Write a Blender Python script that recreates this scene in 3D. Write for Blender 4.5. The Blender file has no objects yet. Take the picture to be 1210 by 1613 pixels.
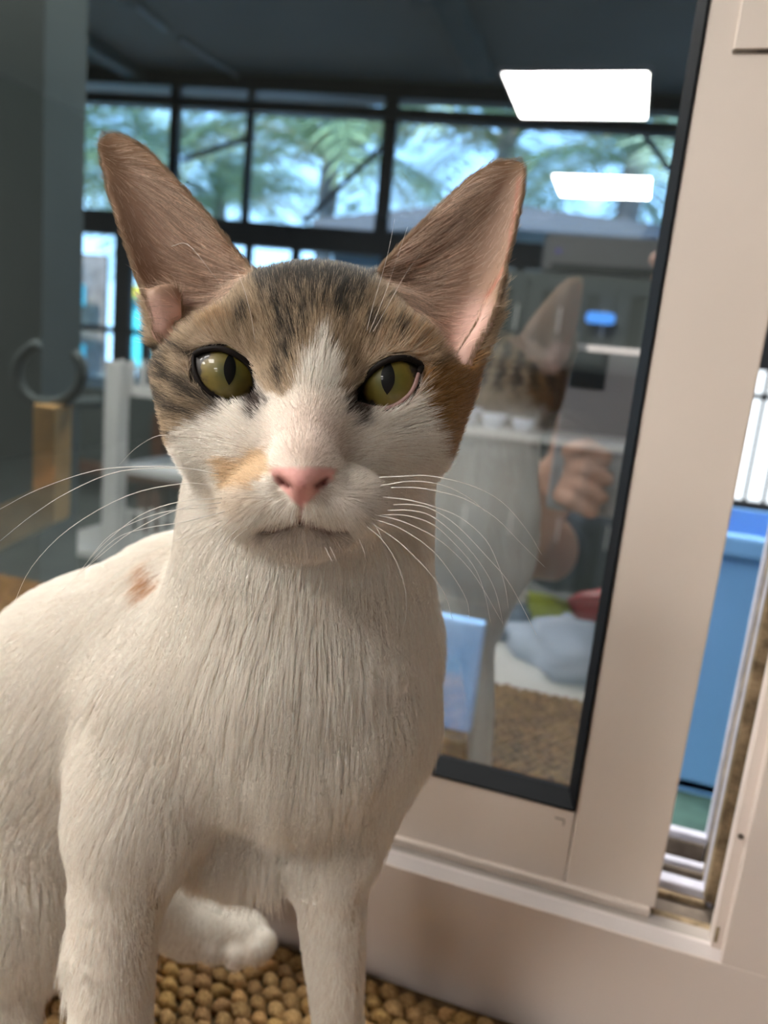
import bpy, bmesh, math, random
import numpy as np
from mathutils import Vector, Matrix
from math import radians, sin, cos, pi

rng = np.random.default_rng(7)
random.seed(7)
SC = bpy.context.scene
COL = SC.collection

# ------------------------------------------------------------------ camera
F, CX, CY, CAM_H = 1211.0, 605.0, 806.5, 0.30
YAW, PITCH, ROLL = radians(16.6), radians(-11.55), radians(5.8)
fw0 = np.array([-sin(YAW), cos(YAW), 0.0])
AF = fw0 * cos(PITCH) + np.array([0, 0, sin(PITCH)])
r0 = np.array([cos(YAW), sin(YAW), 0.0])
u0 = np.cross(r0, AF)
AR = r0 * cos(ROLL) + u0 * sin(ROLL)
AU = u0 * cos(ROLL) - r0 * sin(ROLL)
CAM = np.array([0.0, 0.0, CAM_H])
B = np.stack([AR, AU, AF])            # rows: right, up, depth


def ray(x, y):
    return AF + AR * (x - CX) / F - AU * (y - CY) / F


def at(x, y, Z):
    return CAM + ray(x, y) * Z


def onp(x, y, axis, val):
    d = ray(x, y)
    return CAM + d * ((val - CAM[axis]) / d[axis])


cam_d = bpy.data.cameras.new('camera')
cam = bpy.data.objects.new('camera', cam_d)
COL.objects.link(cam)
m = Matrix.Identity(4)
for i in range(3):
    m[i][0], m[i][1], m[i][2], m[i][3] = AR[i], AU[i], -AF[i], CAM[i]
cam.matrix_world = m
cam_d.sensor_fit = 'AUTO'
cam_d.sensor_width = 36.0
cam_d.lens = 36.0 * F / 1613.0
cam_d.clip_start = 0.005
cam_d.clip_end = 200
cam_d.dof.use_dof = True
cam_d.dof.focus_distance = 0.181
cam_d.dof.aperture_fstop = 13.0
SC.camera = cam

# ------------------------------------------------------------------ world, exposure
w = bpy.data.worlds.new('sky')
SC.world = w
w.use_nodes = True
wn = w.node_tree
wn.nodes.clear()
wo = wn.nodes.new('ShaderNodeOutputWorld')
bg = wn.nodes.new('ShaderNodeBackground')
tcw = wn.nodes.new('ShaderNodeTexCoord')
sepw = wn.nodes.new('ShaderNodeSeparateXYZ')
rw = wn.nodes.new('ShaderNodeValToRGB')
rw.color_ramp.elements[0].position = 0.0
rw.color_ramp.elements[0].color = (0.42, 0.72, 1.0, 1)
rw.color_ramp.elements[1].position = 0.6
rw.color_ramp.elements[1].color = (0.16, 0.42, 1.0, 1)
wn.links.new(tcw.outputs['Generated'], sepw.inputs[0])
wn.links.new(sepw.outputs['Z'], rw.inputs[0])
wn.links.new(rw.outputs[0], bg.inputs[0])
bg.inputs[1].default_value = 6.0
wn.links.new(bg.outputs[0], wo.inputs[0])
sun_d = bpy.data.lights.new('sun', 'SUN')
sun_d.energy = 13.0
sun_d.angle = radians(1.0)
sun_d.color = (1.0, .95, .85)
sun = bpy.data.objects.new('sun', sun_d)
COL.objects.link(sun)
sun.rotation_euler = Vector((.35, .75, -1.0)).to_track_quat('-Z', 'Y').to_euler()
SC.view_settings.view_transform = 'Standard'
SC.view_settings.look = 'None'
SC.view_settings.gamma = 1.0
SC.view_settings.use_curve_mapping = False
SC.view_settings.exposure = 0.0
try:
    SC.cycles.use_denoising = True
    SC.cycles.max_bounces = 10
    SC.cycles.transparent_max_bounces = 16
except Exception:
    pass

# ceiling panels of the room on the cat's side: (x, y) centres on the ceiling; last two are unseen ones added to brighten the far room
CEIL = 1.90
PANEL_L = 33.0
PANELS = [(-0.56, -4.31), (-0.50, -6.57), (-1.20, -1.75), (-2.95, -1.95), (-1.75, -0.45), (-3.00, -0.45), (-1.70, .85), (-0.45, 1.3)]


# ------------------------------------------------------------------ helpers
def nodes(mat):
    mat.use_nodes = True
    nt = mat.node_tree
    return nt, nt.nodes['Principled BSDF'], nt.nodes['Material Output']


def mat(name, col, rough=0.6, spec=0.3, noise=0.0, nscale=20.0, bump=0.0, bscale=200.0, metal=0.0, alpha=None, trans=0.0):
    M = bpy.data.materials.new(name)
    nt, p, out = nodes(M)
    p.inputs['Base Color'].default_value = (*col, 1)
    p.inputs['Roughness'].default_value = rough
    p.inputs['Specular IOR Level'].default_value = spec
    p.inputs['Metallic'].default_value = metal
    p.inputs['Transmission Weight'].default_value = trans
    if noise > 0:
        tc = nt.nodes.new('ShaderNodeTexCoord')
        n = nt.nodes.new('ShaderNodeTexNoise')
        n.inputs['Scale'].default_value = nscale
        n.inputs['Detail'].default_value = 5
        r = nt.nodes.new('ShaderNodeValToRGB')
        r.color_ramp.elements[0].position = 0.3
        r.color_ramp.elements[1].position = 0.7
        r.color_ramp.elements[0].color = (*[c * (1 - noise) for c in col], 1)
        r.color_ramp.elements[1].color = (*[min(1, c * (1 + noise)) for c in col], 1)
        nt.links.new(tc.outputs['Object'], n.inputs['Vector'])
        nt.links.new(n.outputs[0], r.inputs[0])
        nt.links.new(r.outputs[0], p.inputs['Base Color'])
    if bump > 0:
        tc = nt.nodes.new('ShaderNodeTexCoord')
        n = nt.nodes.new('ShaderNodeTexNoise')
        n.inputs['Scale'].default_value = bscale
        b = nt.nodes.new('ShaderNodeBump')
        b.inputs['Strength'].default_value = bump
        b.inputs['Distance'].default_value = 0.002
        nt.links.new(tc.outputs['Object'], n.inputs['Vector'])
        nt.links.new(n.outputs[0], b.inputs['Height'])
        nt.links.new(b.outputs[0], p.inputs['Normal'])
    return M


def emit(name, col, strength):
    M = bpy.data.materials.new(name)
    M.use_nodes = True
    nt = M.node_tree
    nt.nodes.clear()
    o = nt.nodes.new('ShaderNodeOutputMaterial')
    e = nt.nodes.new('ShaderNodeEmission')
    e.inputs[0].default_value = (*col, 1)
    e.inputs[1].default_value = strength
    nt.links.new(e.outputs[0], o.inputs[0])
    return M


def tag(o, label=None, cat=None, group=None, kind=None):
    if label: o['label'] = label
    if cat: o['category'] = cat
    if group: o['group'] = group
    if kind: o['kind'] = kind
    return o


def obj(name, me, material=None, parent=None):
    o = bpy.data.objects.new(name, me)
    COL.objects.link(o)
    if material is not None and not me.materials:
        me.materials.append(material)
    if parent is not None:
        o.parent = parent
    return o


def empty(name, loc=(0, 0, 0), rz=0.0):
    o = bpy.data.objects.new(name, None)
    COL.objects.link(o)
    o.location = loc
    o.rotation_euler = (0, 0, rz)
    return o


def pymesh(name, verts, faces, smooth=False):
    me = bpy.data.meshes.new(name)
    me.from_pydata([tuple(v) for v in verts], [], [tuple(f) for f in faces])
    if smooth:
        me.polygons.foreach_set('use_smooth', [True] * len(me.polygons))
    me.update()
    return me


class MB:
    """collects shapes into one mesh"""

    def __init__(s):
        s.v, s.f = [], []

    def add(s, v, f):
        o = len(s.v)
        s.v += [tuple(x) for x in v]
        s.f += [tuple(i + o for i in q) for q in f]
        return s

    def box(s, lo, hi):
        x0, y0, z0 = lo
        x1, y1, z1 = hi
        return s.add([(x0, y0, z0), (x1, y0, z0), (x1, y1, z0), (x0, y1, z0), (x0, y0, z1), (x1, y0, z1), (x1, y1, z1), (x0, y1, z1)],
                     [(0, 3, 2, 1), (4, 5, 6, 7), (0, 1, 5, 4), (1, 2, 6, 5), (2, 3, 7, 6), (3, 0, 4, 7)])

    def prism(s, poly, axis, a0, a1):
        """poly: 2-D outline, extruded along axis from a0 to a1"""
        n = len(poly)

        def p3(q, a):
            t = list(q)
            t.insert(axis, a)
            return tuple(t)
        v = [p3(q, a0) for q in poly] + [p3(q, a1) for q in poly]
        f = [tuple(range(n - 1, -1, -1)), tuple(range(n, 2 * n))]
        f += [(i, (i + 1) % n, n + (i + 1) % n, n + i) for i in range(n)]
        return s.add(v, f)

    def tube(s, pts, rad, seg=8, cap=True, upv=None):
        pts = [np.array(p, float) for p in pts]
        n = len(pts)
        if not hasattr(rad, '__len__'):
            rad = [rad] * n
        t0 = pts[1] - pts[0]
        up = np.array([0, 0, 1.0]) if abs(t0[2]) < 0.9 * np.linalg.norm(t0) else np.array([1.0, 0, 0])
        if upv is not None:
            up = np.array(upv, float)
        rings = []
        for i in range(n):
            t = pts[min(i + 1, n - 1)] - pts[max(i - 1, 0)]
            t = t / (np.linalg.norm(t) + 1e-12)
            a = np.cross(t, up)
            a /= np.linalg.norm(a) + 1e-12
            b = np.cross(t, a)
            rings.append([pts[i] + rad[i] * (a * cos(2 * pi * k / seg) + b * sin(2 * pi * k / seg)) for k in range(seg)])
        v = [p for r in rings for p in r]
        f = []
        for i in range(n - 1):
            for k in range(seg):
                k2 = (k + 1) % seg
                f.append((i * seg + k, i * seg + k2, (i + 1) * seg + k2, (i + 1) * seg + k))
        if cap:
            f.append(tuple(range(seg - 1, -1, -1)))
            f.append(tuple(range((n - 1) * seg, n * seg)))
        return s.add(v, f)

    def lathe(s, prof, seg=20, c=(0, 0, 0)):
        v, f = [], []
        for r, z in prof:
            for k in range(seg):
                v.append((c[0] + r * cos(2 * pi * k / seg), c[1] + r * sin(2 * pi * k / seg), c[2] + z))
        for i in range(len(prof) - 1):
            for k in range(seg):
                k2 = (k + 1) % seg
                f.append((i * seg + k, i * seg + k2, (i + 1) * seg + k2, (i + 1) * seg + k))
        f.append(tuple(range(seg - 1, -1, -1)))
        f.append(tuple(range((len(prof) - 1) * seg, len(prof) * seg)))
        return s.add(v, f)

    def build(s, name, material, parent=None, smooth=False, bevel=0.0, loc=None):
        me = pymesh(name, s.v, s.f, smooth)
        bm = bmesh.new()
        bm.from_mesh(me)
        bmesh.ops.recalc_face_normals(bm, faces=bm.faces)
        if bevel > 0:
            bmesh.ops.bevel(bm, geom=[e for e in bm.edges if len(e.link_faces) == 2 and e.calc_face_angle(0) > 0.6],
                            offset=bevel, segments=2, affect='EDGES', profile=0.5)
        bm.to_mesh(me)
        bm.free()
        o = obj(name, me, material, parent)
        if loc is not None:
            o.location = loc
        return o


# ------------------------------------------------------------------ materials
M_frame = mat('painted_aluminium', (0.66, 0.575, 0.51), 0.32, 0.4, noise=0.035, nscale=9, bump=0.04, bscale=14)
M_outer = mat('painted_frame', (0.70, 0.61, 0.56), 0.38, 0.4, noise=0.03, nscale=7, bump=0.04, bscale=12)
M_lip = mat('lip_paint', (0.62, 0.56, 0.54), 0.35)
M_ledge = mat('shaded_track_paint', (0.36, 0.32, 0.29), 0.5, noise=0.08, nscale=60)  # shadow lying in the track is put into this paint colour
M_rubber = mat('black_rubber', (0.004, 0.004, 0.005), 0.6, 0.12)
M_dirt = mat('dirty_pile', (0.25, 0.19, 0.12), 0.95, 0.1, noise=0.55, nscale=120, bump=0.6, bscale=500)
M_track = mat('worn_white_track', (0.50, 0.50, 0.58), 0.4, noise=0.16, nscale=70)
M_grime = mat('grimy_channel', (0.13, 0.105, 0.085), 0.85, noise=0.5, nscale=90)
M_ceil = mat('grey_ceiling', (0.20, 0.185, 0.16), 0.7, noise=0.08, nscale=1.5)
M_wall = mat('grey_wall', (0.07, 0.075, 0.07), 0.8, noise=0.08, nscale=2)
M_floor = mat('grey_floor', (0.07, 0.08, 0.075), 0.5, noise=0.2, nscale=4)
M_green = mat('grey_green_wall', (0.075, 0.09, 0.085), 0.6, noise=0.1, nscale=3)
M_steel = mat('dark_window_steel', (0.045, 0.048, 0.055), 0.5)
M_white = mat('white_lacquer', (0.62, 0.60, 0.57), 0.4)
M_wood = mat('orange_wood', (0.55, 0.31, 0.11), 0.5, noise=0.2, nscale=25)
M_dwood = mat('dark_wood', (0.12, 0.06, 0.035), 0.5, noise=0.2, nscale=25)
M_cab = mat('pale_cabinet', (0.125, 0.14, 0.135), 0.5)
M_blue = mat('blue_plastic', (0.10, 0.30, 0.80), 0.45, noise=0.06, nscale=5)

# ================================================================== LARGE STRUCTURE
FLOOR = -0.75
GY = 0.347            # glass plane
YS = 0.337            # sash front
YO = 0.319            # outer frame front


def struct(name, mb, material, label, parent=None, bevel=0.0):
    o = mb.build(name, material, parent, bevel=bevel)
    if parent is None:
        tag(o, label, kind='structure')
    return o


# room on the cat's side
NX0, NX1, NY0 = -4.4, 3.2, -8.6
struct('floor', MB().box((-6.5, NY0 - .1, FLOOR - .1), (NX1 + .1, 5.3, FLOOR)), M_floor, 'grey floor running under both rooms')
struct('ceiling', MB().box((-6.5, NY0 - .1, CEIL + .012), (NX1 + .1, 5.25, CEIL + .12)), M_ceil, 'dark grey ceiling with long joints seen behind the glass')
struct('wall_back', MB().box((NX0 - .1, NY0 - .1, FLOOR), (NX1 + .1, NY0, CEIL)), M_wall, 'grey wall behind the photographer')
struct('wall_left', MB().box((NX0 - .1, NY0, FLOOR), (NX0, YO + .05, CEIL)), M_wall, 'grey wall to the left of the bench')
struct('wall_right', MB().box((NX1, NY0, FLOOR), (NX1 + .1, 5.2, CEIL)), M_wall, 'grey wall far to the right')
# partition the window sits in
OPX0, OPX1, OPZ0, OPZ1 = -0.62, 0.32, -0.03, 0.95
pb = MB()
pb.box((-6.5, YO + .012, FLOOR), (OPX0, YO + .11, CEIL)).box((OPX1, YO + .012, FLOOR), (NX1, YO + .11, CEIL))
pb.box((OPX0, YO + .012, FLOOR), (OPX1, YO + .11, OPZ0)).box((OPX0, YO + .012, OPZ1), (OPX1, YO + .11, CEIL))
struct('wall_front', pb, M_wall, 'partition wall holding the sliding window')

# ------------------------------------------------------------------ window
win = empty('window_1', (0, 0, 0))
tag(win, 'cream painted outer window frame with stepped sliding tracks', kind='structure')
LIPX, LIPZ = 0.0735, 0.0615
# bottom member: face, chamfer, ledge
MB().prism([(YO, -.03), (YO, LIPZ), (YO + .0006, LIPZ + .0006), (YO + .0006, -.03)], 0, -.66, .36).build('sill_face', M_outer, win)
MB().prism([(YO + .0006, -.03), (YO + .0006, LIPZ + .0006), (YO + .0045, LIPZ + .0042), (YO + .0065, LIPZ + .0042), (YO + .0065, -.03)], 0, -.66, LIPX + .001).build('sill_lip', M_lip, win)
MB().prism([(YO + .0065, -.03), (YO + .0065, LIPZ + .0012), (YS + .0005, LIPZ + .0012), (YS + .0005, -.03)], 0, -.66, LIPX + .001).build('sill_track', M_ledge, win)
# right jamb
MB().prism([(LIPX, YO), (LIPX + .30, YO), (LIPX + .30, YO + .04), (LIPX + .002, YO + .04)], 2, LIPZ, 1.0).build('jamb', M_outer, win, bevel=.0008)
MB().box((LIPX - .0042, YO + .004, LIPZ + .003), (LIPX + .0005, YO + .012, 1.0)).build('jamb_bead', M_outer, win, bevel=.0006)
MB().lathe([(.0012, 0), (.0012, .0006)], 10).build('screw_hole', M_grime, win).matrix_local = Matrix.Translation(Vector(onp(1167, 1317, 1, YO - .0004))) @ Matrix.Rotation(radians(90), 4, 'X')
MB().box((-.66, YO, LIPZ - .09), (-.60, YO + .04, 1.0)).build('jamb', M_outer, win)
MB().box((-.66, YO, .92), (.36, YO + .05, 1.0)).build('head', M_outer, win)
# nested rear tracks visible in the open gap
MB().box((-.66, YS + .0005, .02), (.079, .350, .0570)).build('channel_floor', M_dirt, win)
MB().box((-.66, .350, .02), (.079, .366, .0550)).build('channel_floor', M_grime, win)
MB().box((.03, .3625, .0550), (.0725, .3658, .0585)).build('dark_skirt', M_dirt, win, bevel=.0008)
MB().box((.0705, YO + .041, .0605), (.079, .366, 1.0)).build('pile_strip', M_dirt, win, bevel=.001)
MB().box((.03, .366, .03), (.0735, .374, .0625)).build('rear_track_sill', M_track, win, bevel=.0012)
MB().box((.0708, .366, .03), (.0755, .374, 1.0)).build('rear_track_jamb', M_track, win, bevel=.0008)
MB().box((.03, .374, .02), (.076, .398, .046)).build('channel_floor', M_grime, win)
MB().box((.03, .3955, .046), (.0745, .3979, .0520)).build('dark_skirt', M_grime, win)  # darker strip over the lower front of the bar behind
MB().box((.0745, .374, .046), (.080, .398, 1.0)).build('channel_side', M_dirt, win)
MB().box((.03, .398, .02), (.0775, .403, .0545)).build('rear_track_sill', M_track, win, bevel=.0008)
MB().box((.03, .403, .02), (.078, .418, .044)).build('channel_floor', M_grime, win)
MB().box((.03, .4160, .044), (.0765, .4179, .0560)).build('dark_skirt', M_grime, win)
MB().box((.03, .418, .02), (.0835, .424, .0600)).build('outer_bar', M_track, win, bevel=.0008)
MB().box((.0765, .418, .03), (.0835, .424, 1.0)).build('outer_bar', M_track, win, bevel=.0008)
MB().box((.0835, .405, .02), (.34, .43, 1.0)).build('outer_reveal', M_outer, win)

# sliding sash
sash = empty('window_2', (0, 0, 0))
tag(sash, 'cream sliding window sash with black gasket and dark tinted glass', kind='structure')
SX0, GX0 = -.40, -.365
XG, XS, ZB, ZG = 0.0058, 0.0466, LIPZ + .0042, 0.1030
MB().box((XG + .0002, YS, ZB), (XS, YS + .022, .90)).build('stile', M_frame, sash, bevel=.0008)
MB().box((SX0, YS, ZB), (XG - .0001, YS + .022, ZG)).build('bottom_rail', M_frame, sash, bevel=.0005)
MB().box((SX0, YS - .0035, ZB - .003), (XS - .002, YS - .0002, ZB + .0012)).build('rail_bead', M_frame, sash, bevel=.0008)
MB().box((SX0, YS, ZG), (GX0, YS + .022, .90)).build('stile', M_green, sash, bevel=.0008)
MB().box((GX0, YS, .87), (XG, YS + .022, .90)).build('top_rail', M_frame, sash, bevel=.0008)
gw = .0046
MB().prism([(YS - .0004, ZG), (YS - .0004, ZG + .0010), (GY, ZG + .0052), (GY + .004, ZG + .0052), (GY + .004, ZG)], 0, GX0, XG).build('gasket', M_rubber, sash)
MB().prism([(XG, YS - .0004), (XG - .001, YS - .0004), (XG - gw, GY), (XG - gw, GY + .004), (XG, GY + .004)], 2, ZG + .0004, .87).build('gasket', M_rubber, sash)
pl = onp(1154, 85, 1, YS)
MB().box((pl[0], YS - .0012, pl[2] + .0012), (XS - .0005, YS - .0001, .62)).build('cover_plate', M_frame, sash, bevel=.0004)
MB().box((pl[0] - .0003, YS - .0004, pl[2]), (XS - .0005, YS - .0001, pl[2] + .0014)).build('plate_gap', M_grime, sash)
sc_ = onp(884, 1290, 1, YS)
MB().box((sc_[0] - .0028, YS - .0002, sc_[2] - .0003), (sc_[0] + .0016, YS, sc_[2] + .0002)).box((sc_[0] + .0012, YS - .0002, sc_[2] - .0030), (sc_[0] + .0017, YS, sc_[2])).build('scuff_mark', M_grime, sash)
cd_ = onp(1132, 1470, 1, YO + .004)
MB().box((cd_[0] - .0012, YO + .0035, cd_[2] - .0045), (cd_[0] + .0002, YO + .0045, cd_[2] + .003)).build('corner_dirt', M_dirt, win, bevel=.0003)
# the glass: tinted, partly mirrored
M_glass = bpy.data.materials.new('tinted_glass')
M_glass.use_nodes = True
nt = M_glass.node_tree
nt.nodes.clear()
o_ = nt.nodes.new('ShaderNodeOutputMaterial')
mx = nt.nodes.new('ShaderNodeMixShader')
gl = nt.nodes.new('ShaderNodeBsdfGlossy')
gl.inputs['Roughness'].default_value = 0.0
gl.inputs['Color'].default_value = (0.95, 0.97, 1.0, 1)
tr = nt.nodes.new('ShaderNodeBsdfTransparent')
tr.inputs['Color'].default_value = (0.80, 0.88, 0.91, 1)
mx.inputs[0].default_value = 0.42
nt.links.new(tr.outputs[0], mx.inputs[1])
nt.links.new(gl.outputs[0], mx.inputs[2])
nt.links.new(mx.outputs[0], o_.inputs[0])
MB().add([(GX0, GY, ZG + .003), (XG - .003, GY, ZG + .003), (XG - .003, GY, .875), (GX0, GY, .875)], [(0, 1, 2, 3)]).build('glass_pane', M_glass, sash)

# ------------------------------------------------------------------ far room
WD = np.array([0.0, 0.0, 0.0])
W0 = np.array([-4.0, 4.55])
W1 = np.array([0.034, 5.116])
wd = (W1 - W0) / np.linalg.norm(W1 - W0)
wn2 = np.array([-wd[1], wd[0]])
wang = math.atan2(wd[1], wd[0])


def onwall(px, py, off=0.0):
    d = ray(px, py)
    n3 = np.array([wn2[0], wn2[1], 0])
    p0 = np.array([W0[0], W0[1], 0]) + n3 * off
    t = ((p0 - CAM) @ n3) / (d @ n3)
    p = CAM + d * t
    return (p[:2] - W0) @ wd, p[2]


ww = empty('window_3', (W0[0], W0[1], 0), wang)
tag(ww, 'long row of dark framed windows across the far room with palms outside', kind='structure')


def wbox(name, s0, s1, z0, z1, material=M_steel, d0=-.03, d1=.03):
    return MB().box((s0, d0, z0), (s1, d1, z1)).build(name, material, ww)


S_L, S_R = -2.2, 7.2
zt = 1.75
wbox('head_beam', S_L, S_R, 1.83, 1.95, d0=-.06, d1=.06)
wbox('transom', S_L, S_R, 1.715, 1.775, d0=-.05, d1=.05)
z_mid = onwall(430, 372)[1]
wbox('middle_rail', S_L, onwall(905, 372)[0], z_mid - .075, z_mid + .075, d0=-.05, d1=.05)
for px, py, wdt in [(115, 240, .055), (275, 240, .06), (391, 260, .04), (610, 260, .085), (1085, 260, .06)]:
    s = onwall(px, py)[0]
    wbox('mullion', s - wdt / 2, s + wdt / 2, z_mid, 1.83)
for px, py, wdt in [(100, 460, .10), (195, 460, .12), (235, 460, .06), (391, 420, .04), (465, 420, .05), (610, 420, .085), (820, 420, .06)]:
    s = onwall(px, py)[0]
    wbox('mullion', s - wdt / 2, s + wdt / 2, -.3, z_mid)
zl = onwall(200, 522)[1]
wbox('lower_rail', S_L, onwall(905, 522)[0], zl - .02, zl + .02)
zsill = onwall(200, 600)[1]
for a, b in [((68, 185), (112, 160)), ((470, 345), (605, 215)), ((275, 245), (392, 205)), ((1010, 190), (1085, 290))]:
    s0_, z0_ = onwall(*a)
    s1_, z1_ = onwall(*b)
    MB().tube([(s0_, .12, z0_), (s1_, .12, z1_)], .018, 6).build('brace', M_steel, ww)
wbox('sill_wall', S_L, S_R, FLOOR, zsill, M_green, d0=-.08, d1=.08)
M_winglass = mat('clear_glass', (0.9, 0.95, 0.95), 0.05, 0.2)
M_winglass.node_tree.nodes['Principled BSDF'].inputs['Alpha'].default_value = 0.06
sp = [S_L] + [onwall(x, 260)[0] for x in (115, 275, 391, 610, 1085)] + [S_R]
for a, b in zip(sp[:-1], sp[1:]):
    wbox('pane', a + .02, b - .02, z_mid + .07, 1.72, M_winglass, d0=-.004, d1=.004)

struct('wall_side', MB().box((-6.5, .43, FLOOR), (-6.4, 4.3, CEIL)), M_green, 'grey green wall at the far left behind the glass')
# grey-green pillar at the left of the pane
px0 = onp(-90, 300, 1, 1.1)[0]
px1 = onp(68, 300, 1, 1.1)[0]
struct('trim_1', MB().box((px0, 1.1, FLOOR), (px1, 1.2, CEIL)), M_green, 'grey green pillar at the left behind the glass')
# ceiling joints
jm = mat('ceiling_joint', (0.35, 0.35, 0.34), .6)
for a, b in [((215, 10), (262, 48)), ((285, 62), (390, 132))]:
    A, Bq = onp(*a, 2, CEIL), onp(*b, 2, CEIL)
    MB().tube([A, Bq], .015, 6).build('trim_2', jm)['kind'] = 'structure'
for xx in (-3.3, -1.05):
    MB().box((xx - .06, .45, CEIL - .05), (xx + .06, 4.6, CEIL + .011)).build('ceiling_beam', M_green)['kind'] = 'structure'
#--END-STRUCT

# ================================================================== LAMPS
M_pan = emit('panel_glow', (1.0, 0.955, 0.895), PANEL_L)
M_panfr = mat('panel_frame', (.6, .6, .6), .4)
pw = .39
for i, (x, y) in enumerate(PANELS):
    t = empty('ceiling_light', (x, y, CEIL))
    tag(t, ['square white ceiling panel light, the one mirrored largest in the glass', 'square white ceiling panel light, the smaller one mirrored lower in the glass',
            'square white ceiling panel light above the photographer',
            'square white ceiling panel light above the bench end to the left',
            'square white ceiling panel light close to the partition at the left', 'square white ceiling panel light at the left wall end of the bench', 'added square white panel light out of view in the far room over the climbing unit',
            'added square white panel light out of view in the far room over the blue tub'][i],
        'ceiling light', 'square ceiling panel lights')
    fr = MB()
    e = pw + .02
    for lo, hi in [((-e, -e), (e, -pw)), ((-e, pw), (e, e)), ((-e, -pw), (-pw, pw)), ((pw, -pw), (e, pw))]:
        fr.box((lo[0], lo[1], -.012), (hi[0], hi[1], .011))
    fr.build('frame', M_panfr, t)
    MB().box((-pw, -pw, -.006), (pw, pw, .008)).build('diffuser', M_pan, t)

# ================================================================== FAR ROOM FURNITURE
def frond_mesh(L, droop, nleaf, wid, seed):
    R = random.Random(seed)
    mb = MB()
    pts = []
    for i in range(nleaf + 1):
        t = i / nleaf
        pts.append(np.array([L * t * (1 - .18 * t * droop), 0, L * (.55 * t - droop * t * t)]))
    mb.tube(pts, [.022 * (1 - .8 * i / nleaf) for i in range(nleaf + 1)], 5)
    for i in range(2, nleaf):
        t = i / nleaf
        d = pts[min(i + 1, nleaf)] - pts[i - 1]
        d /= np.linalg.norm(d)
        ll = wid * (sin(pi * min(1, t * .9 + .12)) ** .6) * R.uniform(.85, 1.1)
        for sgn in (-1, 1):
            q = pts[i]
            out = np.array([0, sgn, 0]) * .75 + d * .65 + np.array([0, 0, R.uniform(-.25, .1)])
            out /= np.linalg.norm(out)
            wv = d * .022
            mid = q + out * ll * .5 + np.array([0, 0, .02])
            tip = q + out * ll + np.array([0, 0, -.05 * ll])
            mb.add([q - wv * .4, q + wv * .4, mid + wv, mid - wv, tip], [(0, 1, 2, 3), (3, 2, 4)])
    return mb


M_leaf = [mat('palm_leaf', (.20, .30, .15), .55, noise=.3, nscale=3), mat('palm_leaf_pale', (.32, .42, .26), .55, noise=.3, nscale=3), mat('palm_leaf_dry', (.45, .42, .22), .6, noise=.3, nscale=3)]
for M in M_leaf:
    M.node_tree.nodes['Principled BSDF'].inputs['Transmission Weight'].default_value = 0.0
M_trunk = mat('palm_trunk', (.22, .19, .17), .9, noise=.4, nscale=14, bump=.6, bscale=30)
fr_mesh = []
for k in range(6):
    mb = frond_mesh(2.9, .50 + .2 * (k % 3), 40, .70, 40 + k)
    me = pymesh('frond', mb.v, mb.f)
    me.materials.append(M_leaf[[0, 1, 0, 1, 2, 1][k]])
    fr_mesh.append(me)
palm_spots = [((95, 260), 8.4, 2.3, 'date palm outside the leftmost window panes'), ((240, 255), 9.5, 2.5, 'date palm outside the window left of the cat ear'),
              ((345, 330), 10.5, 2.3, 'date palm outside the window between the thin mullions'), ((520, 265), 8.6, 2.1, 'date palm outside the window above the head of the cat'),
              ((800, 225), 9.0, 2.2, 'date palm outside the window at the right cat ear'), ((1000, 265), 8.2, 2.0, 'date palm outside the window under the mirrored light panels')]
for i, ((px, py), Y, cz, lab) in enumerate(palm_spots):
    c = onp(px, py, 1, Y)
    R = random.Random(100 + i)
    t = empty('palm_tree', (c[0], c[1], -1.2))
    tag(t, lab, 'palm', 'palms outside the window row')
    hh = c[2] + 1.2
    prof = []
    for k in range(15):
        z = hh * k / 14
        prof += [(.10 + .015 * (k % 2), z), (.115, z + hh / 28)]
    MB().lathe(prof, 10).build('trunk', M_trunk, t, smooth=True)
    n = 24
    for k in range(n):
        o = obj('frond', fr_mesh[R.randrange(6)], None, t)
        o.location = (0, 0, hh + R.uniform(-.1, .15))
        o.rotation_euler = (R.uniform(-.3, .3), R.uniform(-.75, .45), 2 * pi * k / n + R.uniform(-.2, .2))
        s = R.uniform(.75, 1.0)
        o.scale = (s, s, s)
# outside ground and the things standing outside
struct('ground', MB().box((-14, 5.3, -1.3), (8, 16, -1.2)), mat('sandy_ground', (.42, .38, .33), .9, noise=.2, nscale=2), 'pale sandy ground outside the far windows')
g0 = onp(505, 345, 1, 6.6)
g1 = onp(1060, 372, 1, 6.6)
rb = empty('shed', (0, 0, 0))
tag(rb, 'low grey roofed shed outside the right windows under the palms', 'shed')
MB().box((g0[0] + .1, 6.7, -1.2), (g1[0] + .6, 7.8, g0[2] - .25)).build('wall', M_cab, rb)
rf_a, rf_b, rf_c = onp(495, 347, 1, 6.55), onp(760, 318, 1, 6.55), onp(1075, 362, 1, 6.55)
MB().prism([(rf_a[0], rf_a[2]), (rf_b[0], rf_b[2]), (rf_c[0] + .3, rf_c[2] - .02), (rf_c[0] + .3, rf_c[2] - .10), (rf_b[0], rf_b[2] - .2), (rf_a[0], rf_a[2] - .12)], 1, 6.5, 8.0).build('roof', mat('shed_roof', (.16, .18, .20), .6), rb)
# turquoise and yellow play panels far outside, left
M_turq = mat('turquoise_panel', (.10, .72, .80), .4)
M_yel = mat('yellow_panel', (.85, .75, .08), .4)
pp = empty('play_panel', (0, 0, 0))
tag(pp, 'turquoise and yellow panelled play structure outside the lower left window', 'play structure')


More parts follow.
